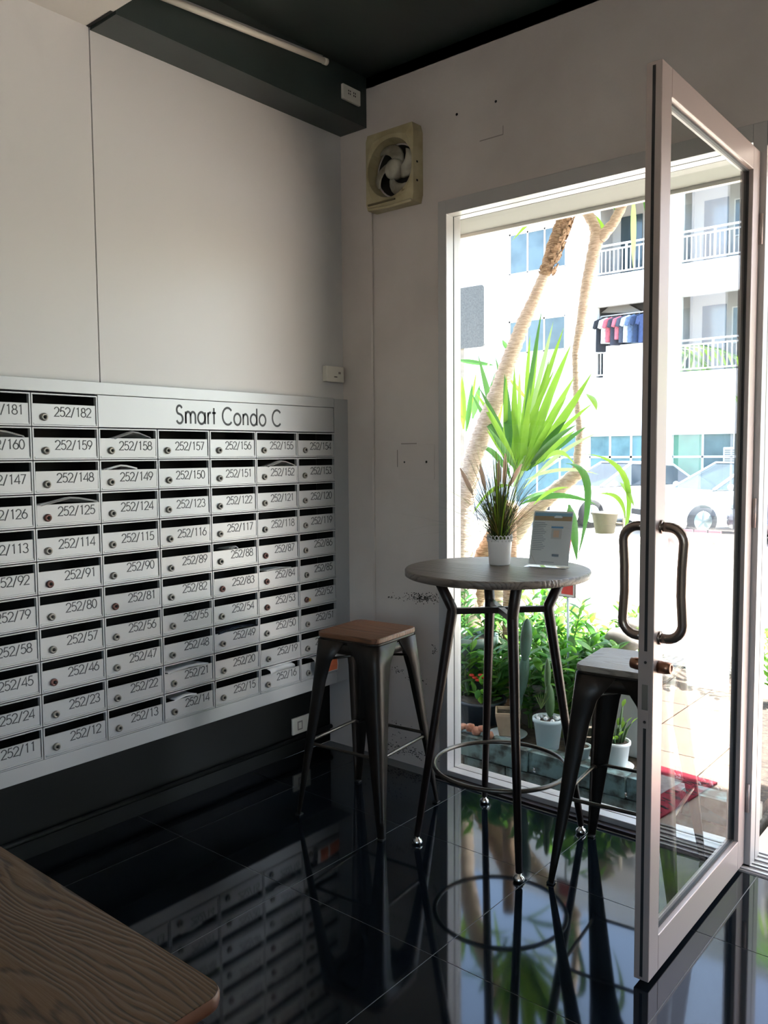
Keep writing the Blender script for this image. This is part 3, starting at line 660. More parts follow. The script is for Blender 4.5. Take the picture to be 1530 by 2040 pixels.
for k in range(330):
    q = rg.uniform(0, 2 * PI); r0 = rg.uniform(0, .034); L = rg.uniform(.20, .44); lean = abs(rg.gauss(0, .62)) + .05
    droop = rg.uniform(.05, .5) * lean; base = pc + Vector((r0 * math.cos(q), r0 * math.sin(q), .085)); dr_ = Vector((math.cos(q), math.sin(q), 0))
    w = rg.uniform(.0012, .0023); pts = []
    for i in range(7):
        s = i / 6; pts.append(base + dr_ * (L * lean * s ** 1.4) + Vector((0, 0, L * (s * math.cos(min(1.2, lean)) - droop * s ** 3 * .8))))
    b.cur = rg.choice((0, 0, 0, 0, 1, 1, 2)); sd_ = Vector((-math.sin(q), math.cos(q), 0)) * w
    vs = []
    for i, p in enumerate(pts): ww = 1 - (i / 6) ** 2 * .9; vs += [p - sd_ * ww, p + sd_ * ww]
    b.add(vs, [(2 * i, 2 * i + 1, 2 * i + 3, 2 * i + 2) for i in range(6)])
o = b.obj('grass_blades', [M_grass1, M_grass2, M_grass3], pt); o['kind'] = 'stuff'
M_seed = mat('seed_head', 'd2c0b4', rough=.9, trans=.5)
for (u, h0, h1, bd) in ((-.105, .275, .37, -.045), (-.055, .285, .385, -.02), (-.005, .30, .40, .002), (.018, .30, .425, .004), (.035, .30, .385, .05)):
    p = pc + CR * u + Vector((0, 0, h0)); p2 = pc + CR * (u + bd) + Vector((0, 0, h1)) + CF * .01
    MB().tube([p, p.lerp(p2, .3), p.lerp(p2, .7), p2], [.004, .0085, .0080, .002], 8).obj('seed_head', M_seed, pt)
    MB().tube([pc + CR * u * .25 + Vector((0, 0, .088)), pc + CR * u * .7 + Vector((0, 0, .12)), p], .0011, 5).obj('stem', M_grass1, pt)

# flyer stand
M_acr = glass('acrylic', (.97, .98, .985))
fo = Vector((-1.490, 2.745, HT)); fs_ = thing('flyer_stand', 'clear acrylic stand holding a printed leaflet on the round bar table', 'display stand', fo, math.atan2(CR.y, CR.x) - .50)
W2, HH, ln = .076, .205, .045
def lean_pt(u, s, w):   # s: 0..1 up the leaflet; curved foot
    th_ = .32; y = .006 + HH * s * math.sin(th_) * (1 - .25 * (1 - s)); return Vector((u, y - w * math.cos(th_), .006 + HH * s * math.cos(th_)))
def strip(name, u0, u1, s0, s1, w, m, parent=fs_, th=.0006):
    b = MB(); K = 6; vs = []
    for i in range(K + 1):
        s = s0 + (s1 - s0) * i / K
        for u, ww in ((u0, w), (u1, w), (u1, w - th), (u0, w - th)): vs.append(lean_pt(u, s, ww))
    fs = [(0, 1, 2, 3), (4 * K + 3, 4 * K + 2, 4 * K + 1, 4 * K)] + [(4 * i + j, 4 * i + 4 + j, 4 * i + 4 + (j + 1) % 4, 4 * i + (j + 1) % 4) for i in range(K) for j in range(4)]
    b.add(vs, fs); return b.obj(name, m, parent, local=True)
strip('acrylic_back', -W2 - .004, W2 + .004, 0, 1.04, 0.0, M_acr, th=.002)
strip('acrylic_front', -W2 - .004, W2 + .004, 0.0, .97, .0045, M_acr, th=.0015)
MB().box(-W2 - .004, W2 + .004, -.045, .012, .0, .003).obj('acrylic_foot', M_acr, fs_, local=True)
lf = strip('leaflet', -W2, W2, .01, 1.02, .0022, M_paper)
def pr(n, u0, u1, s0, s1, hexc, k=0):
    strip(n, u0, u1, s0, s1, .00235 + k * .0001, mat('print_' + hexc, hexc, rough=.6), lf, .0003)
# local u in lf is the same frame
pr('print', -W2 + .005, W2 - .003, .91, .99, '7fa9c4'); pr('print', -W2 + .005, W2 - .003, .84, .925, 'a98f6c', 1); pr('print', .005, .036, .895, .925, 'e8ecef', 2); pr('print', .009, .032, .92, .938, 'e8ecef', 2)
pr('print', -.002, .044, .70, .735, '5b8fbd'); pr('print', 0, .040, .50, .69, 'c2bfbd'); pr('print', .008, .03, .53, .66, 'd9b9a0', 1); pr('print', .010, .036, .17, .215, '6f7a86'); pr('print', -.03, .02, .055, .065, '888d92')
b = MB()
for i in range(16):
    s = .79 - i * .034; L = (.042, .05, .046, .038)[i % 4]
    if s < .2: break
    pr('text_line', -W2 + .006, -W2 + .006 + L, s, s + .011, '8a9299')

# ================================================================== OUTSIDE: planter, pots, plants
M_soil = mat('soil', '4a4036', rough=.95, col2='2e2822', scale=40, bump=.6)
M_conc = mat('pavement_concrete', 'b9b3aa', rough=.9, col2='9b958c', scale=1.6)
M_brick = mat('teal_painted_brick', '6f898c', rough=.8, col2='3b4240', scale=13, bump=.5, lo=.40, hi=.56)
M_brick2 = mat('worn_brick', '8c8f86', rough=.85, col2='5b4a40', scale=14, bump=.5, lo=.38, hi=.55)
M_mortar = mat('mortar', '57564f', rough=.95, col2='33332e', scale=30, bump=.5)
gd = MB()
xs = [-30, 30]; 
gd.add([(-30, 3.31, -.16), (30, 3.31, -.16), (30, 6, -.16), (-30, 6, -.16), (30, 16, -.24), (-30, 16, -.24), (30, 40, -.26), (-30, 40, -.26)], [(0, 1, 2, 3), (3, 2, 4, 5), (5, 4, 6, 7)])
gd = gd.obj('ground', M_conc); tag(gd, kind='structure')
# patio slab with tiles in front of the doorway
M_ptile = mat('patio_tile', 'cdb9a8', rough=.55, col2='bfa998', scale=2)
pa = MB().box(-.86, 6, 3.11, 5.6, -.25, -.008).obj('patio', M_mortar); tag(pa, kind='structure')
MB().box(-3.3, -.86, 3.09, 3.31, -.3, -.155).obj('sill_ledge', M_mortar, pa)
pm = MB().box(0, .394, 0, .394, -.008, 0).mesh('patio_tile', M_ptile)
for i in range(17):
    for j in range(6): inst(pm, 'patio_tile', pa, (-.857 + .4 * i, 3.115 + .4 * j, .0))
# upper slab over the entrance (shades the planting by the glass)
cv = MB().box(-3.6, 3.6, 3.31, 4.75, 2.95, 3.15).obj('canopy', M_white); tag(cv, kind='structure')
MB().box(-6, 6, 3.0, 4.75, 3.15, 9).obj('upper_facade', M_white, cv)
# planter
pl = thing('brick_planter', 'low planter of worn teal-painted bricks outside the window', 'planter', (-1.7, 3.6, -.16))
MB().box(-3.2, -.885, 3.345, 5.0, -.16, .0).obj('mortar_core', M_mortar, pl)
rb = random.Random(5)
bms = [MB().box(0, .232, 0, .1, 0, .098).mesh('brick', m) for m in (M_brick, M_brick, M_brick2)]
for r_ in range(3):
    x = -3.1 + (.12 if r_ % 2 else 0); z = -.155 + .103 * r_
    z -= .08
    while x < -1.10:
        if z > -.17 + 0:
            o = inst(rb.choice(bms), 'brick', pl, (x + 1.7, 3.322 + rb.uniform(0, .008) - 3.6, z + .16), (rb.uniform(-.01, .01), 0, rb.uniform(-.02, .02)), (1, 1, rb.uniform(.95, 1)))
        x += .24
for r_ in range(3):
    z = -.235 + .103 * r_
    o = inst(rb.choice(bms), 'brick', pl, (-1.105 + 1.7 - .0 , 3.325 - 3.6, z + .16), (0, 0, 0), (.9, 1, .97))
o = MB().box(-2.9, -.9, 3.43, 4.95, -.02, .05).obj('soil_bed', M_soil, pl)
# broken brick lumps on the planter rim at left
for k in range(7):
    MB().ball((-2.36 + .035 * k + rb.uniform(-.01, .01), 3.37 + rb.uniform(-.02, .03), .085 + rb.uniform(-.01, .02)), .028, 6, 4, (1, 1, rb.uniform(.5, 1.0))).obj('rubble', mat('broken_brick', 'b08572', rough=.95, col2='8c5a48', scale=30, bump=.6) if k == 0 else bpy.data.materials['broken_brick'], pl)

def leaf_mb(base, tip, w, bend=.0, n=10, fold=.25, side=None, bow=None, wmax=.35):
    """blade from base to tip; bend lifts/drops the middle, side gives the width direction"""
    base, tip = Vector(base), Vector(tip); ax = tip - base; L = ax.length
    sdv = (side if side else ax.cross(Vector((0, 1, 0)))).normalized(); nrm = ax.cross(sdv).normalized()
    off = Vector(bow) if bow else Vector((0, 0, bend * L))
    vs = []
    for i in range(n + 1):
        s = i / n; c = base + ax * s + off * (4 * s * (1 - s))
        ww = w * (math.sin(PI * min(1, (s / wmax) * .5)) if s < wmax else math.cos(PI / 2 * ((s - wmax) / (1 - wmax)) ** 1.3)) * .5
        ww = max(ww, w * .12 * (1 - s))
        vs += [c - sdv * ww, c + nrm * ww * fold, c + sdv * ww]
    fs = [(3 * i + j, 3 * i + j + 1, 3 * i + j + 4, 3 * i + j + 3) for i in range(n) for j in range(2)]
    b = MB(); b.add(vs, fs, True); return b
M_leafA = mat('yucca_leaf', '7fa53a', rough=.45, col2='5c8a30', scale=5, trans=.45)
M_leafB = mat('deep_green_leaf', '4c7c3c', rough=.4, col2='376330', scale=5, trans=.35)
M_leafC = mat('pale_leaf', '9dbb7c', rough=.5, trans=.4)
M_bark = mat('pale_bark', 'd2bfb0', rough=.9, col2='ab9686', scale=30, stretch=(1, 1, 5), bump=.8)
M_bark2 = mat('dark_bark', 'b2967e', rough=.95, col2='80644c', scale=30, stretch=(1, 1, 5), bump=.9)
def ztube(path, Y, widths, m, name, parent, rings=True, seed=1):
    """trunk: path of photo points at depth(s) Y, widths in pixels"""
    r = random.Random(seed); P = []; Rr = []
    for i, (p, w) in enumerate(zip(path, widths)):
        y = Y[i] if isinstance(Y, (list, tuple)) else Y
        a = at(*p, y); e = at(p[0] + w, p[1], y); P.append(a); Rr.append((e - a).length * .37)
    # resample
    Q = []; R2 = []
    for i in range(len(P) - 1):
        k = max(2, int((P[i + 1] - P[i]).length / (.022 if rings else .08)))
        for j in range(k):
            s = j / k; Q.append(P[i].lerp(P[i + 1], s)); R2.append((Rr[i] * (1 - s) + Rr[i + 1] * s) * ((1.06 if j % 2 else .95) if rings else 1) * r.uniform(.97, 1.03))
    Q.append(P[-1]); R2.append(Rr[-1])
    return MB().tube(Q, R2, 12).obj(name, m, parent)
# tree 1: leaning dracaena trunk at the left of the window
yT = 4.15
t1 = thing('dracaena_tree', 'tall leaning dracaena trunk crossing the window from lower left', 'tree', tuple(at(945, 1300, yT)))
t1.location.z = 0.05
ztube([(925, 1330), (925, 1200), (920, 1110), (925, 1000), (945, 905), (985, 800), (1012, 725), (1040, 650), (1062, 600), (1085, 545)], yT, [62, 60, 52, 46, 44, 42, 38, 34, 28, 24], M_bark, 'trunk', t1)
sc = ztube([(1085, 548), (1100, 500), (1118, 450), (1135, 405), (1140, 370)], yT, [27, 36, 34, 34, 30], M_bark2, 'leaf_scar_trunk', t1)
b = MB(); rs = random.Random(9)
for k in range(150):
    s = rs.random(); p = at(1090 + 48 * s, 545 - 140 * s, yT); q = rs.uniform(0, 2 * PI); rr = .042
    c = p + Vector((rr * math.cos(q), rr * math.sin(q), 0)); b.box(-.008, .008, -.003, .003, -.014, .012, Matrix.Translation(c) @ Matrix.Rotation(q + PI / 2, 4, 'Z') @ Matrix.Rotation(.5, 4, 'X'))
o = b.obj('leaf_scars', M_bark2, t1); o['kind'] = 'stuff'
for tip, w, bd, mt in (((1020, 480), 14, .05, M_leafA), ((1180, 350), 20, .05, M_leafB), ((1075, 330), 18, .1, M_leafA), ((1215, 395), 18, .1, M_leafA), ((1022, 470), 10, .08, M_leafC), ((1130, 260), 20, 0, M_leafA), ((1240, 300), 20, .1, M_leafB), ((1020, 300), 18, .1, M_leafA)):
    leaf_mb(at(1140, 372, yT), at(*tip, yT + rs.uniform(-.4, .3)), w / 420., bd).obj('leaf', mt, t1)
# tree 2: forked trunk
yU = 4.45
t2 = thing('dracaena_tree', 'slender forked pale dracaena trunk in the middle of the window', 'tree', tuple(at(1000, 1240, yU))); t2.location.z = .05
ztube([(985, 1290), (990, 1180), (1005, 1085), (1050, 1025), (1110, 975), (1160, 935)], yU, [56, 54, 56, 44, 38, 34], M_bark, 'lower_trunk', t2)
ztube([(1150, 945), (1158, 860), (1150, 780), (1148, 700), (1158, 640), (1168, 570), (1183, 500), (1192, 465)], yU, [30, 24, 22, 22, 24, 27, 32, 40], M_bark, 'trunk', t2)
ztube([(1192, 475), (1182, 445), (1165, 415), (1150, 380), (1145, 340)], yU, [30, 26, 26, 26, 26], M_bark, 'branch', t2)
ztube([(1196, 475), (1222, 445), (1240, 410), (1262, 360), (1275, 320)], yU, [30, 26, 24, 24, 24], M_bark, 'branch', t2)
for base, tip, w, bd, mt in (((1168, 420), (1214, 470), 15, .02, M_leafA), ((1262, 385), (1262, 540), 12, .0, M_leafC), ((1270, 380), (1190, 415), 18, .1, M_leafA), ((1262, 400), (1283, 395), 18, .1, M_leafA), ((1145, 345), (1230, 425), 20, .15, M_leafB), ((1275, 320), (1210, 300), 20, .1, M_leafA), ((1275, 320), (1330, 420), 20, .1, M_leafA), ((1275, 320), (1300, 500), 18, .1, M_leafB), ((1145, 345), (1090, 300), 18, .1, M_leafA)):
    leaf_mb(at(*base, yU), at(*tip, yU + rs.uniform(-.3, .1)), w / 380., bd, side=CR if abs(tip[0] - base[0]) < 15 else None).obj('leaf', mt, t2)
# stump
t3 = thing('dracaena_tree', 'short rough fibrous trunk leaning right behind the grass pot', 'tree', tuple(at(960, 1200, 4.3))); t3.location.z = .05
ztube([(935, 1320), (945, 1200), (962, 1110), (990, 1060), (1020, 1005)], 4.3, [48, 46, 44, 44, 40], M_bark2, 'trunk', t3)

# big yucca rosette
yY = 3.95
Z5 = lambda x, y: (900 + x / 3.849, 600 + y / 3.849)
yu = thing('yucca_plant', 'large yucca with long upright sword-shaped leaves filling the lower window', 'plant', tuple(at(1015, 1120, yY))); yu.location.z = .05
MB().tube([(at(1018, 1120, yY).x, yY, .05), tuple(at(1016, 1030, yY) + Vector((0, 0, .05)))], [.05, .035], 10).obj('stem', M_bark2, yu)
LV = [((385, 1200), (200, 405), 62, 'B', 0), ((400, 1060), (405, 555), 62, 'B', 0), ((455, 1220), (480, 500), 52, 'A', 0), ((500, 1150), (665, 290), 60, 'A', -.02), ((560, 1150), (712, 380), 46, 'C', 0), ((560, 1130), (920, 320), 58, 'A', .02),
      ((620, 1140), (940, 580), 60, 'A', .02), ((600, 1150), (1080, 540), 66, 'A', -.03), ((650, 1170), (880, 910), 58, 'B', .04), ((700, 1230), (1120, 1010), 30, 'C', .05), ((600, 1250), (1130, 1330), 26, 'C', .09),
      ((520, 1540), (1110, 1560), 44, 'B', .12), ((560, 900), (790, 520), 34, 'A', 0), ((560, 880), (690, 60), 34, 'B', 0), ((590, 700), (600, 260), 30, 'A', 0), ((640, 800), (780, 150), 34, 'C', 0), ((640, 900), (860, 200), 38, 'A', .02), ((520, 1000), (520, 520), 34, 'A', 0),
      ((420, 1250), (180, 1120), 46, 'B', .1), ((440, 1300), (150, 1650), 30, 'A', .2), ((330, 1000), (420, 560), 34, 'A', 0), ((470, 1200), (300, 900), 40, 'B', .05), ((640, 1150), (750, 760), 40, 'A', 0), ((540, 1200), (600, 660), 50, 'A', 0),
      ((700, 1480), (900, 1430), 26, 'A', .1), ((450, 1300), (620, 1150), 60, 'C', .1), ((560, 1320), (900, 1180), 30, 'C', .06), ((520, 1420), (860, 1500), 30, 'B', .08)]
rl = random.Random(21)
for k in range(26):
    a_ = rl.uniform(-1.0, 1.15); ln_ = rl.uniform(380, 950) * (1 - .25 * abs(a_))
    LV.append(((540 + 60 * a_, 1180), (545 + ln_ * math.sin(a_) * .95, 1180 - ln_ * math.cos(a_) * .95), rl.uniform(30, 50), rl.choice('AAB'), rl.uniform(-.02, .05)))
for bse, tp_, w, mt, bd in LV:
    y1 = yY + rl.uniform(-.35, .45)
    A = at(*Z5(bse[0] * .6 + 520 * .4, min(bse[1] + 120, 1560)), yY + rl.uniform(-.05, .05)); B = at(*Z5(*tp_), y1)
    leaf_mb(A, B, w / 3.849 / 395. * 1.12, bd, n=12, side=(B - A).cross(CF)).obj('leaf', {'A': M_leafA, 'B': M_leafB, 'C': M_leafC}[mt], yu)
# drooping leaves to the right
dn = [(((830, 1250), (960, 1980)), 40, (.10, 0, .14)), (((1000, 1170), (1260, 1985)), 30, (.14, 0, .12)), (((900, 1560), (960, 2000)), 52, (0, 0, .03)), (((1290, 1390), (1400, 1580)), 26, (0, 0, .02)), (((1100, 1480), (1330, 1700)), 24, (.04, 0, .05)), (((1030, 710), (1110, 840)), 34, (.01, 0, .01)), (((700, 1240), (950, 1260)), 26, (0, 0, .06))]
for (bse, tp_), w, bow in dn:
    A = at(*Z5(*bse), yY - .1); B = at(*Z5(*tp_), yY - .25)
    leaf_mb(A, B, w / 3.849 / 400. * 1.5, bow=bow, n=12, side=(B - A).cross(CF)).obj('leaf', M_leafB if w > 35 else M_leafA, yu)
# second yucca at the left edge of the window
y2 = thing('yucca_plant', 'smaller yucca with upright leaves at the left edge of the window behind the trunk', 'plant', tuple(at(925, 1110, 4.5))); y2.location.z = .05
for bse, tp_, w, mt in (((90, 980), (78, 575), 50, 'A'), ((120, 980), (190, 530), 24, 'A'), ((160, 900), (215, 640), 46, 'B'), ((110, 1000), (160, 620), 34, 'B'), ((40, 450), (330, 492), 34, 'B'), ((250, 570), (310, 410), 16, 'C'), ((200, 980), (340, 530), 20, 'B'), ((60, 900), (20, 560), 40, 'A'), ((120, 1250), (150, 1630), 36, 'A'), ((330, 1100), (430, 470), 26, 'A'), ((430, 580), (600, 780), 26, 'A'), ((390, 300), (440, 390), 30, 'B')):
    A = at(*Z5(*bse), 4.45); B = at(*Z5(*tp_), 4.45 + rl.uniform(-.2, .2)); leaf_mb(A, B, w / 3.849 / 350. * 1.2, 0, side=(B - A).cross(CF)).obj('leaf', {'A': M_leafA, 'B': M_leafB, 'C': M_leafC}[mt], y2)

# ------------------------------------------------------------------ potted plants on the planter
ZS = .05
def pot_round(parent, c, r0, r1, h, m, rim=.006, soil=True):
    MB().lathe([(r0 * .9, 0), (r0, .004), (r1, h * .88), (r1 + rim, h * .89), (r1 + rim, h), (r1 - .004, h), (r1 - .006, h * .9), (.01, h * .88)], c, 28).obj('pot', m, parent)
    if soil: MB().lathe([(r1 - .007, h * .86), (r1 - .007, h * .93), (.01, h * .95)], c, 20).obj('soil', M_soil, parent)
M_bowl = mat('dark_plastic_pot', '2f3a44', rough=.4); M_beige = mat('beige_ceramic', 'b59f88', rough=.75, col2='9c8874', scale=12); M_bluew = mat('pale_blue_plastic', 'b9cbd2', rough=.45)
M_wpot = mat('white_plastic_pot', 'd8dee2', rough=.4); M_stone = mat('grey_stone', '8c8682', rough=.9, col2='736e6a', scale=12, bump=.3); M_gpot = mat('grey_concrete_pot', '8d877c', rough=.9, col2='7c766c', scale=8)
M_cact = mat('cactus_green', '3f5c34', rough=.6, col2='3c5633', scale=14); M_cactd = mat('cactus_blue_green', '38564a', rough=.6, col2='2c4536', scale=14)
M_red = mat('red_petals', 'b8321f', rough=.6, trans=.3); M_twig = mat('plant_stem', '5b7038', rough=.7); M_sauc = mat('pale_saucer', 'c3d2da', rough=.4)
def G0(px, Y): p = at(px, 1400, Y); return Vector((p.x, p.y, ZS))
def zz_leaf(m, L=.055, w=.026):
    return leaf_mb((0, 0, 0), (L, 0, .012), w, .06, n=4, fold=.3, side=Vector((0, 1, 0)), wmax=.45).mesh('leaf', m)
ZL = [zz_leaf(M_leafB, .062, .032), zz_leaf(M_leafA, .056, .028), zz_leaf(M_leafB, .075, .03)]
M_leafD = mat('fresh_green_leaf', '6a9c3a', rough=.4, col2='558730', scale=9, trans=.45); ZL.append(zz_leaf(M_leafD, .07, .04))
def leafy(name, label, c, n_st, hgt, spread, meshes, seed, per=9, cat='plant', group=None, loc0=None, dense=1.0):
    r = random.Random(seed); t = thing(name, label, cat, tuple(c), 0, group)
    for k in range(n_st):
        q = r.uniform(0, 2 * PI); ln_ = r.uniform(.1, 1) * spread; H_ = hgt * r.uniform(.65, 1.05); pts = []
        for i in range(5):
            s = i / 4; pts.append(Vector((ln_ * math.cos(q) * s ** 1.5 + .015 * math.cos(q), ln_ * math.sin(q) * s ** 1.5 + .015 * math.sin(q), H_ * s)))
        MB().tube(pts, [.0045, .004, .0035, .003, .001], 5).obj('stem', M_twig, t, local=True)
        for j in range(per):
            s = .25 + .75 * j / (per - 1); i = min(3, int(s * 4)); f = s * 4 - i; p = pts[i].lerp(pts[i + 1], f)
            a = (j % 2) * PI + q + PI / 2 + r.uniform(-.7, .7)
            inst(r.choice(meshes), 'leaf', t, p, (r.uniform(-.3, .3), r.uniform(-.7, -.0), a), (sc_ := r.uniform(.8, 1.35), sc_, sc_))
    return t
# dark bowl with red-flowered plant
c = G0(958, 3.60); t = thing('potted_plant', 'dark round bowl pot with leafy plant and red flowers at the left of the planter', 'plant', tuple(c))
pot_round(t, c, .095, .128, .13, M_bowl, .008)
rp = random.Random(31)
for k in range(46):
    q = rp.uniform(0, 2 * PI); r_ = rp.uniform(.02, .11); inst(rp.choice(ZL), 'leaf', t, (r_ * math.cos(q), r_ * math.sin(q), .12 + rp.uniform(0, .10)), (rp.uniform(-.4, .4), rp.uniform(-1.2, -.1), q + rp.uniform(-.5, .5)), (1.1,) * 3)
for k in range(6):
    fp = at(940 + 6 * k, 1345 + 5 * (k % 3), 3.55); MB().ball(fp, .012, 8, 5, (1.4, 1, .6)).obj('flower', M_red, t)
# beige square pot on a saucer with a tall prickly pear
c = G0(1012, 3.50); t = thing('potted_cactus', 'square beige pot on a pale saucer with a tall prickly pear cactus', 'plant', tuple(c))
MB().lathe([(.05, 0), (.092, .008), (.097, .015), (.085, .012), (.01, .008)], c, 32).obj('saucer', M_sauc, t)
b = MB(); rot = Matrix.Rotation(.55, 3, 'Z')
ring = lambda h, z: [c + rot @ Vector((x * h, y * h, z)) for x, y in ((-1, -1), (1, -1), (1, 1), (-1, 1))]
vs = ring(.042, .010) + ring(.062, .115) + ring(.062, .132) + ring(.054, .132) + ring(.052, .110)
b.add(vs, [(3, 2, 1, 0)] + [(4 * i + k, 4 * i + (k + 1) % 4, 4 * i + 4 + (k + 1) % 4, 4 * i + 4 + k) for i in range(4) for k in range(4)]); b.obj('pot', M_beige, t, bevel=.003)
b = MB(); vs = ring(.051, .118); b.add(vs + [v - Vector((0, 0, .005)) for v in vs], [(0, 1, 2, 3), (7, 6, 5, 4)]); b.obj('soil', M_soil, t)
for i in range(5):
    MB().ball(c + Vector((rp.uniform(-.03, .03), rp.uniform(-.03, .03), .108)), .011, 7, 4).obj('pebble', M_stone, t)
def pad(px, py, Y, wpx, hpx, tilt, m, parent):
    p = at(px, py, Y); s = (at(px + 1, py, Y) - p).length
    M3 = Matrix.Rotation(math.atan2(CR.y, CR.x), 3, 'Z') @ Matrix.Rotation(tilt, 3, 'Y') @ Matrix.Diagonal((wpx * s / 2, .018, hpx * s / 2))
    b = MB(); b.lathe([(max(.03, math.sin(PI * i / 12)), -math.cos(PI * i / 12)) for i in range(13)], p, 16, M3); return b.obj('cactus_pad', m, parent)
pad(1048, 1275, 3.5, 21, 76, .06, M_cactd, t); pad(1042, 1345, 3.5, 20, 82, .12, M_cactd, t); pad(1030, 1395, 3.5, 20, 50, .2, M_cactd, t)
MB().tube([at(1034, 1405, 3.5), at(1022, 1425, 3.5)], .02, 8).obj('cactus_stem', M_cact, t)
# pale blue round pot
c = G0(1092, 3.47); t = thing('potted_cactus', 'pale blue-white round pot with a paddle cactus behind the table leg', 'plant', tuple(c))
pot_round(t, c, .052, .068, .15, M_bluew, .006)
pad(1095, 1395, 3.47, 18, 62, -.05, M_cact, t); pad(1091, 1345, 3.47, 12, 60, .0, M_cact, t)
for i in range(9): MB().ball(c + Vector((rp.uniform(-.05, .05), rp.uniform(-.05, .05), .148)), .011, 7, 4).obj('pebble', M_wpot, t)
for k in range(7): MB().tube([at(1078, 1412, 3.45), at(1066 + 5 * k, 1385 - 4 * (k % 3), 3.45)], [.003, .0015], 5).obj('stem', M_twig, t)
# small pale blue pot on top of a brick
c = G0(1158, 3.43); t = thing('potted_cactus', 'tiny pale blue pot with a small rounded cactus between the stool legs', 'plant', tuple(c))
pot_round(t, c, .034, .044, .068, M_bluew, .004); pad(1152, 1463, 3.43, 14, 34, .05, M_cact, t); pad(1155, 1430, 3.43, 6, 80, .1, M_cact, t)
MB().lathe([(.045, -.0), (.052, .006), (.01, .004)], c, 20).obj('saucer', M_wpot, t)
# white pot on saucer with small euphorbia
c = G0(1229, 3.44); t = thing('potted_plant', 'white round pot on a white saucer with sprawling green stems beside the grey stool', 'plant', tuple(c))
pot_round(t, c, .047, .058, .125, M_wpot, .005); MB().lathe([(.05, 0), (.075, .008), (.078, .014), (.07, .012), (.01, .006)], c, 28).obj('saucer', M_wpot, t)
for k in range(18):
    q = rp.uniform(0, 2 * PI); r_ = rp.uniform(.01, .05); p0 = c + Vector((r_ * .5 * math.cos(q), r_ * .5 * math.sin(q), .11)); p1 = c + Vector((r_ * 1.3 * math.cos(q), r_ * 1.3 * math.sin(q), .13 + rp.uniform(.0, .14)))
    MB().tube([p0, p0.lerp(p1, .5) + Vector((0, 0, .02)), p1], [.005, .006, .003], 6).obj('stem', M_cact, t)
    inst(ZL[1], 'leaf', t, p1 - c, (0, -.6, q), (.7,) * 3)
# grey tubs behind
c = G0(1085, 3.80); t = thing('concrete_tub', 'large grey concrete tub behind the round pots in the planter', 'tub', tuple(c)); pot_round(t, c, .12, .16, .24, M_gpot, .012)
c = G0(1262, 3.62); t = thing('grey_planter_box', 'pale grey rectangular planter box near the open door', 'planter', tuple(c))
MB().box(c.x - .085, c.x + .14, c.y - .02, c.y + .25, ZS, ZS + .30).obj('box', mat('pale_grey_box', 'b4b6b8', rough=.6), t, bevel=.008); MB().box(c.x - .075, c.x + .13, c.y - .01, c.y + .24, ZS + .29, ZS + .304).obj('soil', M_soil, t)
# teal-grey tall pot at left edge
c = G0(935, 3.75); t = thing('grey_plant_pot', 'tall grey-green glazed pot at the left edge of the window', 'planter', tuple(c)); pot_round(t, c, .11, .15, .42, mat('grey_green_glaze', '6d7f80', rough=.35, col2='586a6a', scale=6), .01)
# stones
for (px, py, Y, r_, lb) in ((1243, 1268, 3.9, .075, 'large rounded grey stone above the grey stool seat'), (1255, 1240, 4.05, .05, 'smaller grey stone behind the large rounded stone')):
    p = at(px, py, Y); o = MB().ball((p.x, p.y, p.z - r_ * .2), r_, 18, 12, (1.3, 1, .8)).obj('stone', M_stone, loc=(p.x, p.y, p.z - r_ * .8)); tag(o, lb, 'stone')
    st = MB().lathe([(r_ * .9, 0), (r_ * .8, max(.02, p.z - r_ * .9 - ZS))], (p.x, p.y, ZS), 12).obj('support_stone', M_gpot, loc=(p.x, p.y, ZS)); tag(st, 'rough grey stone block carrying the ' + ('large' if r_ > .06 else 'smaller') + ' rounded stone', 'stone')
gm = MB()
for k in range(120): gm.ball((-1.45 + rp.uniform(0, .5), 3.46 + rp.uniform(0, .12), ZS + .006), rp.uniform(.006, .014), 6, 4)
o = gm.obj('gravel', mat('dark_gravel', '4b4d52', rough=.8, col2='7c7f84', scale=60), loc=(-1.2, 3.5, ZS)); tag(o, 'dark gravel scattered on the planter soil', 'gravel', kind='stuff')
# leafy bushes
specs = [(1000, 3.95, 9, .60, .22, 'dense green bush with rounded leaves behind the table legs at left'), (1060, 4.05, 9, .62, .25, 'green bush with rounded leaves under the middle of the table'), (1120, 3.90, 9, .62, .22, 'glossy green bush under the right edge of the round table'),
         (1180, 4.05, 9, .60, .25, 'yellow-green bush to the left of the grey stool'), (1235, 4.2, 9, .55, .25, 'bright yellow-green bush behind the grey stones'), (925, 4.0, 7, .66, .16, 'narrow-leaved green bush at the left window edge'), (1105, 4.5, 9, .60, .32, 'sunlit yellow-green bush furthest back in the planter'), (1205, 3.72, 7, .50, .16, 'low green bush directly behind the grey stool')]
for i, (px, Y, ns, h, sp, lb) in enumerate(specs):
    c = G0(px, Y); leafy('leafy_bush', lb, c, ns + 4, h, sp, [ZL[0], ZL[2], ZL[3]] if i not in (3, 4, 6) else [ZL[1], ZL[3]], 50 + i, per=19, group='leafy bushes in the planter')
ZF = [zz_leaf(M_leafB, .085, .042), zz_leaf(M_leafD, .08, .040), zz_leaf(M_leafB, .10, .036)]
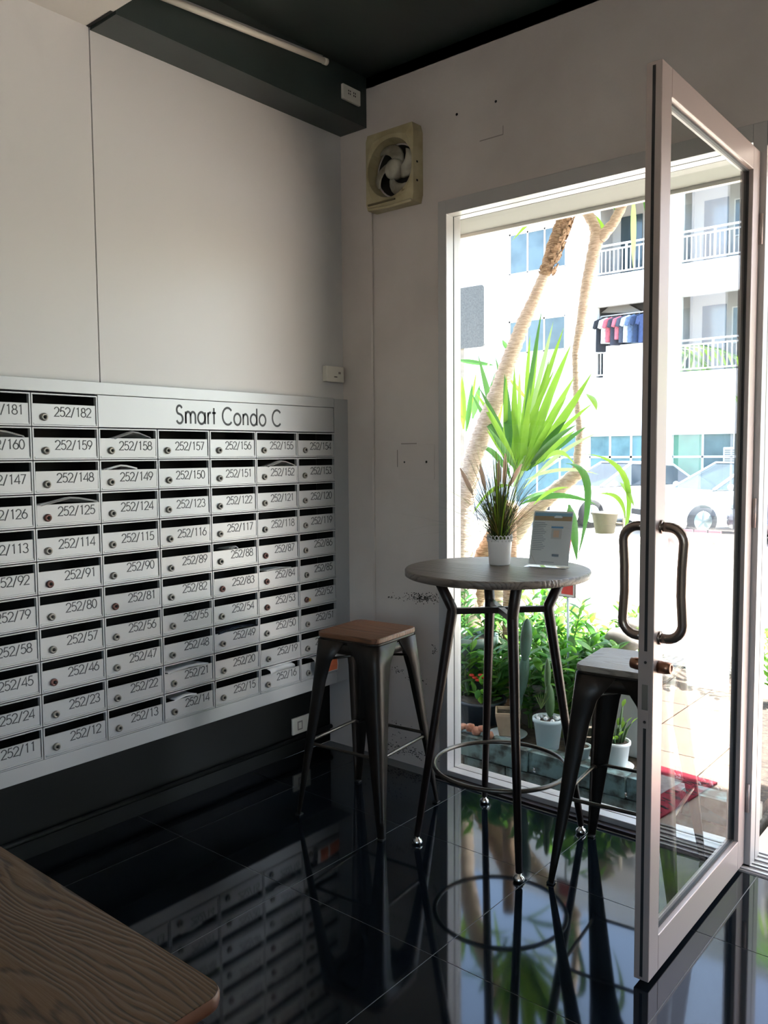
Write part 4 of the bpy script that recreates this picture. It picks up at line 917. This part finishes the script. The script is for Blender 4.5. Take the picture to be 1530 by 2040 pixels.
for i, (px, Y, ns, h, sp, lb) in enumerate([(985, 3.70, 9, .42, .13, 'dark green bush directly above the square beige pot'), (1060, 3.68, 10, .44, .14, 'broad-leaved green bush between the two front table legs'), (1125, 3.66, 10, .40, .14, 'broad-leaved green bush just above the round pale blue pot'), (1190, 3.85, 9, .50, .15, 'green bush whose leaves show over the seat of the grey stool'), (925, 3.62, 7, .50, .10, 'thin leafy plant against the left window frame')]):
    leafy('leafy_bush', lb, G0(px, Y), ns, h, sp, ZF, 70 + i, per=15, group='leafy bushes in the planter')
# hibiscus-like red blooms
o = thing('red_flower', 'small red bloom among the leaves behind the table leg', 'flower', tuple(at(1104, 1310, 3.7)))
for k in range(5):
    q = 2 * PI * k / 5; p = at(1104, 1310, 3.7); MB().ball(p + Vector((.014 * math.cos(q), 0, .014 * math.sin(q))), .012, 8, 5, (1, .5, 1)).obj('petal', M_red, o)
MB().tube([at(1104, 1310, 3.7), at(1112, 1400, 3.72)], .0025, 5).obj('stem', M_twig, o)
# little framed sign hanging under the table line
p = at(1130, 1170, 3.75); sg = thing('small_sign', 'small red and white framed sign among the plants under the table edge', 'sign', tuple(p), math.radians(-4))
MB().box(-.047, .047, -.004, .004, -.05, .05).obj('frame', M_gasket, sg, local=True); MB().box(-.044, .044, -.0055, -.004, -.046, .047).obj('board', M_paper, sg, local=True)
MB().box(-.030, .036, -.0065, -.0055, -.035, .034).obj('red_field', mat('sign_red', 'c8372f', rough=.5), sg, local=True); MB().tube([(0, .008, -.05), (0, .02, -.62)], .006, 6).obj('stake', M_bluew, sg, local=True)
# hanging grey pot + red ribbon
p = at(1205, 1042, 4.6); hp = thing('hanging_pot', 'grey pot hanging from a thin pole beyond the flyer stand', 'pot', tuple(p))
MB().lathe([(.055, -.06), (.075, .05), (.082, .055), (.082, .065), (.07, .065), (.065, .05)], p, 20).obj('pot', M_gpot, hp); MB().tube([(p.x + .10, p.y + .05, .04), (p.x + .10, p.y + .05, p.z + .03)], .012, 8).obj('pole', M_gpot, hp); MB().tube([(p.x + .10, p.y + .05, p.z), (p.x + .05, p.y, p.z)], .008, 6).obj('bracket', M_gpot, hp)
p = at(1135, 1025, 3.9)
o = leaf_mb(at(1134, 1028, 3.9), at(1133, 1108, 3.88), .028, 0, side=CR, n=8).obj('ribbon', mat('pink_ribbon', 'd85a6a', rough=.5, trans=.4), loc=tuple(p)); tag(o, 'thin pink ribbon hanging beside the flyer stand outside the glass', 'ribbon')

# ------------------------------------------------------------------ palms to the right of the doorway
def palm(label, c, h, seed, nf=11, L=1.5):
    r = random.Random(seed); t = thing('palm', label, 'palm', tuple(c)); MB().tube([(0, 0, 0), (.05, .02, h * .5), (0, 0, h)], [.07, .06, .05], 10).obj('trunk', M_bark, t, local=True)
    for k in range(nf):
        q = 2 * PI * k / nf + r.uniform(-.2, .2); up = r.uniform(.2, 1.0); pts = []
        for i in range(9):
            s = i / 8; pts.append(Vector((math.cos(q) * L * s * .9, math.sin(q) * L * s * .9, h + L * (up * s - .75 * s * s))))
        b = MB(); b.tube(pts, [.012 - .001 * i for i in range(9)], 5)
        for i in range(1, 9):
            for f in (0, .5):
                p = pts[i - 1].lerp(pts[i], f); d = (pts[i] - pts[i - 1]).normalized(); sd = Vector((-math.sin(q), math.cos(q), 0))
                for g in (-1, 1):
                    l_ = .34 * math.sin(PI * (.15 + .8 * (i + f) / 9)); tip = p + sd * g * l_ * .8 + d * l_ * .6 - Vector((0, 0, .10)); lb = leaf_mb(p, tip, .034, .05, n=3, side=d); b.add(lb.v, lb.f, True)
        b.obj('frond', M_leafA if k % 2 else M_leafD, t, local=True)
    return t
palm('feathery green palm just outside to the right of the open door', (-.85, 6.2, -.16), 2.0, 4, 14, 1.05)
palm('taller feathery palm further right outside the doorway', (1.3, 6.6, -.16), 2.2, 6, 12, 1.3)
leafy('leafy_bush', 'small yellow-green bush at the far end of the planter beside the door jamb', Vector((-1.22, 4.85, .05)), 7, .42, .16, [ZL[1], ZL[3]], 92, per=12, group='leafy bushes in the planter')
c = Vector((.35, 5.2, -.008)); leafy('leafy_bush', 'low yellow-green bush outside right of the doorway', c, 8, .5, .25, [ZL[1], ZL[3]], 91, per=11, group='leafy bushes in the planter')
# red and white doormat outside
mt_ = thing('doormat', 'red mat with a white centre panel and black pattern outside the doorway', 'mat', (-.15, 3.45, 0), .12)
MB().box(-.38, .38, -.26, .26, 0.0, .008).obj('mat', mat('mat_red', 'b03048', rough=.9), mt_, local=True, bevel=.003); MB().box(-.27, .27, -.16, .16, .008, .0095).obj('centre_panel', mat('mat_white', 'd9d4d2', rough=.9, col2='bdb7b8', scale=40), mt_, local=True)
b = MB(); rm_ = random.Random(8)
for k in range(26):
    x, y = rm_.uniform(-.36, -.29), rm_.uniform(-.22, .22); b.box(-.02, .02, -.004, .004, .008, .0092, Matrix.Translation((x, y, 0)) @ Matrix.Rotation(rm_.uniform(-.6, .6), 4, 'Z'))
b.obj('black_pattern', M_gasket, mt_, local=True)

# ================================================================== CARS
M_cw = mat('white_car_paint', 'dedfe0', rough=.25, coat=.5); M_csil = mat('silver_car_paint', 'a9adb2', rough=.25, metal=.5, coat=.5); M_cdk = mat('maroon_car_paint', '3a2028', rough=.25, coat=.5)
M_cgl = mat('car_window', '39444c', rough=.06, spec=.9); M_tyre = mat('tyre', '17181a', rough=.8); M_rim = mat('alloy_rim', '9fb0b2', rough=.3, metal=.7); M_lamp = mat('headlight_glass', '8d9299', rough=.1)
def car(label, loc, rz, paint):
    t = thing('car', label, 'car', loc, rz)       # x forward (front at +x), y left
    L, Wd = 4.3, 1.74; st = [-2.15, -2.05, -1.7, -1.0, -.2, .6, 1.0, 1.6, 1.95, 2.12, 2.15]; zt = [.62, .92, .98, .98, .96, .94, .93, .83, .72, .58, .5]; hw = [.70, .80, .85, .87, .87, .87, .87, .85, .80, .70, .62]; zb = [.40, .24, .20, .18, .18, .18, .18, .18, .20, .26, .34]
    b = MB(); K = 10; vs = []
    for x, z1, w, z0 in zip(st, zt, hw, zb):
        zm = (z1 + z0) / 2; vs += [(x, -w * .9, z0), (x, -w, z0 + .08), (x, -w, zm + .05), (x, -w * .97, z1 - .08), (x, -w * .86, z1), (x, w * .86, z1), (x, w * .97, z1 - .08), (x, w, zm + .05), (x, w, z0 + .08), (x, w * .9, z0)]
    fs = [(i * K + k, i * K + (k + 1) % K, (i + 1) * K + (k + 1) % K, (i + 1) * K + k) for i in range(len(st) - 1) for k in range(K)] + [tuple(range(K))[::-1], tuple((len(st) - 1) * K + k for k in range(K))]
    b.add(vs, fs, True); b.obj('body', paint, t, local=True)
    g = [(-1.75, .97, .72, 0), (-1.15, 1.40, .58, 1), (.05, 1.46, .60, 1), (1.0, .93, .74, 0)]
    b = MB(); vs = []
    for x, z, w, _ in g: vs += [(x, -w, z), (x, w, z)]
    base = [(-1.75, -.76, .95), (-1.75, .76, .95), (1.05, -.78, .92), (1.05, .78, .92), (-1.0, -.80, .96), (-1.0, .80, .96), (.2, -.80, .95), (.2, .80, .95)]
    vs += base
    fs = [(0, 1, 3, 2), (2, 3, 5, 4), (4, 5, 7, 6), (0, 2, 12, 8), (2, 4, 14, 12), (4, 6, 10, 14), (1, 9, 13, 3), (3, 13, 15, 5), (5, 15, 11, 7), (0, 8, 9, 1), (6, 7, 11, 10)]
    b.add(vs, fs); b.obj('windows', M_cgl, t, local=True)
    b = MB()
    b.tube([(x, -w + .0, z + .005) for x, z, w, _ in g], .035, 6); b.tube([(x, w, z + .005) for x, z, w, _ in g], .035, 6); b.tube([(-.55, -.60, 1.44), (-.5, -.80, .96)], .03, 6); b.tube([(-.55, .60, 1.44), (-.5, .80, .96)], .03, 6)
    b.obj('pillars', paint, t, local=True)
    MB().add([(-1.18, -.6, 1.39), (-1.18, .6, 1.39), (.08, .62, 1.455), (.08, -.62, 1.455), (-.5, -.5, 1.50), (-.5, .5, 1.50)], [(0, 1, 5, 4), (4, 5, 2, 3), (0, 4, 3), (1, 2, 5)], True).obj('roof', paint, t, local=True)
    for sx in (-1.32, 1.33):
        for sy in (-1, 1):
            Mr = Matrix.Rotation(PI / 2, 3, 'X'); w_ = MB().lathe([(.20, -.1), (.315, -.1), (.325, -.06), (.325, .06), (.315, .1), (.20, .1)], (sx, sy * .80, .325), 24, Mr).obj('wheel', M_tyre, t, local=True)
            b = MB(); b.lathe([(.20, -.105), (.19, -.09), (.05, -.10)] if sy < 0 or True else [], (sx, sy * .80, .325), 20, Mr if sy > 0 else Matrix.Rotation(-PI / 2, 3, 'X'))
            for k in range(5): q = 2 * PI * k / 5; b.box(-.02, .02, -.005, .005, .03, .19, Matrix.Translation((sx, sy * .915, .325)) @ Matrix.Rotation(q, 4, 'Y'))
            b.obj('rim', M_rim, w_, local=True)
    for sy in (-1, 1):
        MB().ball((2.02, sy * .60, .66), .12, 10, 7, (.7, 1.4, .55)).obj('headlight', M_lamp, t, local=True); MB().ball((.78, sy * .98, 1.0), .09, 10, 7, (.6, 1.1, .7)).obj('mirror', paint, t, local=True)
    MB().box(2.08, 2.16, -.45, .45, .40, .52).obj('grille', M_gasket, t, local=True, bevel=.02); MB().box(2.14, 2.17, -.24, .24, .30, .40).obj('number_plate', M_paper, t, local=True)
    return t
def onground(px, Y): p = at(px, 1000, Y); return (p.x, Y, -.245)
c1_ = onground(1420, 18.0)
car('white hatchback parked across the courtyard, seen through the open glass door', (c1_[0] + .35, 18.3, -.245), math.radians(-128), M_cw)
c2_ = onground(1240, 18.4); car('white car parked across the courtyard left of the door edge', (c2_[0] - .35, 18.9, -.245), math.radians(-120), M_cw)
car('dark maroon car parked across the courtyard at the right edge', (-3.2, 17.6, -.245), math.radians(-128), M_cdk)
car('silver car parked further right across the courtyard', (0.2, 18.4, -.245), math.radians(-115), M_csil)
# low letter boards in front of the cars
M_pink = mat('pink_board', '8c5158', rough=.6); M_rs = mat('red_stroke', '5a0c14', rough=.6)
for k, (px, chs) in enumerate(((1342, 'K'), (1368, 'V'), (1395, 'V'), (1424, 'Y'))):
    p = at(px, 1080, 13.5); bd = thing('letter_board', 'low pinkish board in the courtyard painted with a red letter like ' + ('K, leftmost' if k == 0 else 'V, second' if k == 1 else 'V, third' if k == 2 else 'Y, rightmost'), 'board', (p.x, 13.5, -.22), 0, 'letter boards in front of the cars')
    MB().box(-.10, .10, -.015, .015, 0, .42).obj('board', M_pink, bd, local=True, bevel=.01)
    b, wd = text_mb(chs, .26, .045); place(b, Matrix(((1, 0, 0, -.09), (0, 0, -1, -.017), (0, 1, 0, .10), (0, 0, 0, 1)))).obj('letter', M_rs, bd, local=True)

# ================================================================== OPPOSITE BUILDING
YB_ = 22.5
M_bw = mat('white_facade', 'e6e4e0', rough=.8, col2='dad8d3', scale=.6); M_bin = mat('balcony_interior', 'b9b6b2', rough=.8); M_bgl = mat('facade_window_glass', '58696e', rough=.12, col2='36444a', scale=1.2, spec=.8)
M_bdk = mat('dark_door_glass', '38474d', rough=.15, spec=.8); M_teal = mat('teal_glazing', '6b9196', rough=.2, col2='4a6b72', scale=1.5); M_green = mat('green_glazing', '5f9479', rough=.3, col2='40735c', scale=1.2)
bl = thing('apartment_building', 'white apartment block with railed balconies across the courtyard', 'building', (-8, 23, -.26))
HO = []   # openings x0,x1,z0,z1
bal = []
for k in range(0, 9):
    x0 = -10.70 + 2.43 * k
    for z0 in (3.62, 6.50, 9.4):
        HO.append((x0, x0 + 1.52, z0, z0 + 2.02)); bal.append((x0, x0 + 1.72, z0))
WN = [(-13.65, -11.70, 4.52, 5.55), (-13.65, -11.70, 6.95, 8.2)]; HO += WN
SH = [(-13.4, -11.1, -.05, 1.93), (-10.9, -9.0, -.05, 1.93)] + [(-8.45 + 3.0 * k, -6.0 + 3.0 * k, -.05, 1.93) for k in range(6)]; HO += SH
xsb = sorted(set([-24, 14] + [v for h in HO for v in h[:2]])); zsb = sorted(set([-.26, 12.5] + [v for h in HO for v in h[2:]]))
b = MB()
for i in range(len(xsb) - 1):
    for j in range(len(zsb) - 1):
        cx_, cz_ = (xsb[i] + xsb[i + 1]) / 2, (zsb[j] + zsb[j + 1]) / 2
        if any(h[0] < cx_ < h[1] and h[2] < cz_ < h[3] for h in HO): continue
        b.box(xsb[i], xsb[i + 1], YB_, YB_ + .2, zsb[j], zsb[j + 1])
b.obj('wall', M_bw, bl)
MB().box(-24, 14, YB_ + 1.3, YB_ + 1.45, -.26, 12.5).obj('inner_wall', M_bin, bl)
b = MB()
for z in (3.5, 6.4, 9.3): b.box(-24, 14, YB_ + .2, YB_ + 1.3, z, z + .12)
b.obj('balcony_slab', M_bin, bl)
b = MB()
for k in range(9):
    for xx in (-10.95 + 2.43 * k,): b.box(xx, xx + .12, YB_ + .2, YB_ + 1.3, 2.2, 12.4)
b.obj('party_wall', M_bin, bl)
for (x0, x1, z0) in bal:
    b = MB(); zt_ = z0 + .86
    b.box(x0, x1, YB_ + .02, YB_ + .07, zt_ - .05, zt_); b.box(x0, x1, YB_ + .02, YB_ + .07, zt_ - .17, zt_ - .13); b.box(x0, x1, YB_ + .02, YB_ + .07, z0 + .05, z0 + .09)
    n_ = 14
    for i in range(n_ + 1): xx = x0 + (x1 - x0) * i / n_; w_ = .03 if i % 7 == 0 else .013; b.box(xx - w_, xx + w_, YB_ + .03, YB_ + .06, z0 + .05, zt_ - (.0 if i % 7 == 0 else .13))
    b.obj('railing', M_bw, bl)
    f = MB().box(x0 + .15, x0 + .8, YB_ + 1.26, YB_ + 1.30, z0 + .02, z0 + 1.9).obj('balcony_door', M_bdk, bl)
    f = MB().box(x0 + .95, x0 + 1.6, YB_ + 1.26, YB_ + 1.30, z0 + .8, z0 + 1.8).obj('window', M_bw, bl); MB().box(x0 + .99, x0 + 1.56, YB_ + 1.245, YB_ + 1.262, z0 + .84, z0 + 1.76).obj('pane', M_bgl, f)
for (x0, x1, z0, z1) in WN:
    f = MB(); f.box(x0, x1, YB_ + .05, YB_ + .1, z0, z0 + .05); f.box(x0, x1, YB_ + .05, YB_ + .1, z1 - .05, z1)
    for xx in (x0, x0 + .62, x0 + 1.2, x1 - .05): f.box(xx, xx + .05, YB_ + .05, YB_ + .1, z0, z1)
    f = f.obj('window', M_bw, bl)
    for a_, c_ in ((x0 + .05, x0 + .62), (x0 + .67, x0 + 1.2), (x0 + 1.25, x1 - .05)): MB().box(a_, c_, YB_ + .07, YB_ + .08, z0 + .05, z1 - .05).obj('pane', M_bgl, f)
for i, (x0, x1, z0, z1) in enumerate(SH):
    f = MB(); n_ = 3
    for k in range(n_ + 1): xx = x0 + (x1 - x0) * k / n_; f.box(xx - .03, xx + .03, YB_ + .05, YB_ + .11, z0, z1)
    f.box(x0, x1, YB_ + .05, YB_ + .11, 1.3, 1.36); f = f.obj('shop_window', M_bw, bl)
    for k in range(n_): a_ = x0 + (x1 - x0) * k / n_; MB().box(a_ + .03, a_ + (x1 - x0) / n_ - .03, YB_ + .07, YB_ + .09, z0, z1).obj('pane', (M_teal, M_teal, M_green, M_bgl)[(i + k) % 4] if i > 1 else M_teal, f)
def ac(label, x, z, w=.28, h=.78):
    t = thing('air_conditioner', label, 'air conditioner', (x, YB_ - .15, z)); MB().box(-w / 2 + .03, w / 2 - .03, -.10, .155, -.04, -.005).obj('bracket', M_faint, t, local=True); MB().box(-w / 2, w / 2, -.14, .149, 0, h).obj('casing', M_bw, t, local=True, bevel=.02)
    b = MB()
    for k in range(9): b.box(-w * .36, w * .36, -.15, -.14, .08 + k * h * .09, .08 + k * h * .09 + .03)
    b.obj('louvres', M_faint, t, local=True)
ac('white louvred air conditioner beside the upper balcony seen through the door glass', -6.55, at(1466, 430, YB_).z)
ac('white air conditioner beside the lower balcony seen through the door glass', -6.55, at(1463, 612, YB_).z, .26, .5)
ac('white air conditioner at street level above the parked cars', at(1460, 930, YB_).x, at(1460, 938, YB_).z, .34, .62)
p0, p1 = at(918, 578, 12.), at(952, 688, 12.)
sb = thing('notice_board', 'grey speckled rounded panel outside at the left of the window', 'panel', ((p0.x + p1.x) / 2 - .3, 12., p1.z))
P = [(x, y) for x, y in rrect(.45, (p0.z - p1.z) / 2 + .03, .06)]
MB().prism(P, -.02, .02, Matrix.Translation((.16, 0, (p0.z - p1.z) / 2)) @ Matrix.Rotation(PI / 2, 4, 'X')).obj('panel', mat('speckled_grey', '5c5e5e', rough=.8, col2='4c4e4e', scale=40), sb, local=True)
MB().box(.1, .18, .02, .08, -p1.z - .2, .2).obj('post', M_gpot, sb, local=True)

# white sheet hung over the lower balcony railing, grey awning above the clothes
ws = MB().box(at(1203, 700, YB_).x, -9.15, YB_ - .05, YB_ - .02, 3.55, 4.50).obj('sheet', mat('white_sheet', 'e8e8e8', rough=.9), loc=(-9.9, YB_ - .03, 3.55), bevel=.01); tag(ws, 'white sheet hung over the lower balcony railing under the clothes', 'sheet')
a0, a1, a2 = at(1205, 622, YB_ + .6), at(1240, 603, YB_ + .6), at(1282, 622, YB_ + .6)
aw = MB().prism([(a0.x, a0.z - .05), (a2.x + .1, a2.z - .05), (a1.x + .1, a1.z), (a1.x - .1, a1.z)], -.25, .25, Matrix(((1, 0, 0, 0), (0, 0, 1, YB_ + .6), (0, 1, 0, 0), (0, 0, 0, 1)))).obj('awning', mat('grey_cloth', '8a857f', rough=.9), loc=(a1.x, YB_ + .6, a0.z)); tag(aw, 'grey peaked cloth awning inside the lower balcony above the clothes', 'awning')
# clothes on the balcony rail
Yc = YB_ - .12
xr0, xr1 = at(1197, 628, Yc), at(1283, 628, Yc); zr = at(1240, 626, Yc).z
rk = thing('drying_rack', 'metal drying rail on the lower balcony full of hanging clothes', 'rack', (xr0.x, Yc, zr - 1.0)); b = MB()
b.tube([(xr0.x, Yc, zr), (xr1.x + .3, Yc, zr)], .02, 6); b.tube([(xr0.x, Yc, zr), (xr0.x, YB_ + .05, zr - .95)], .015, 6); b.tube([(xr1.x + .3, Yc, zr), (xr1.x + .3, YB_ + .05, zr - .95)], .015, 6); b.obj('rail', M_alu, rk)
for k, (u, cname, hx, lb, L) in enumerate(((.03, 'black', '26282d', 'black long garment at the left end of the drying rail', 1.0), (.15, 'white', 'e0dfe0', 'white shirt hanging second from the left end of the drying rail', .78), (.26, 'pink', 'c0636e', 'dusty pink shirt hanging beside the white shirt', .75), (.37, 'charcoal', '3c3f4b', 'charcoal shirt between two pink shirts on the drying rail', .85), (.47, 'coral', 'c9707c', 'coral pink shirt in the middle of the drying rail', .7), (.57, 'slate', '49505e', 'slate grey shirt right of the coral shirt', .8), (.67, 'lightblue', 'cfdbe8', 'pale blue shirt on the drying rail', .8), (.78, 'denim', '5f7595', 'patterned denim-blue shirt on the drying rail', .82), (.90, 'navy', '2a3d5c', 'navy blue shirt on the drying rail', .82), (1.02, 'indigo', '394a72', 'indigo shirt at the right end of the drying rail', .85))):
    x = xr0.x + (xr1.x - xr0.x) * u; g = thing('shirt', lb, 'clothes', (x, Yc, zr - L), .9)
    m = mat('cloth_' + cname, hx, rough=.9, col2=tuple(v * .8 for v in lin_inv(hx)), scale=14); Lz = L
    Lz = L; g.scale = (.9, 1, 1.0)
    prof = [(-.05, Lz - .05), (-.26, Lz - .13), (-.32, Lz - .34), (-.22, Lz - .37), (-.19, Lz - .28), (-.20, .0), (.20, .0), (.19, Lz - .28), (.22, Lz - .37), (.32, Lz - .34), (.26, Lz - .13), (.05, Lz - .05)]
    b = MB(); b.prism(prof, -.03, .03, Matrix.Rotation(PI / 2, 4, 'X')); b.obj('cloth', m, g, local=True, bevel=.02)
    MB().tube([(-.2, 0, Lz - .13), (0, 0, Lz - .04), (0, 0, Lz + .02)], .008, 5).obj('hanger', M_teal, g, local=True)
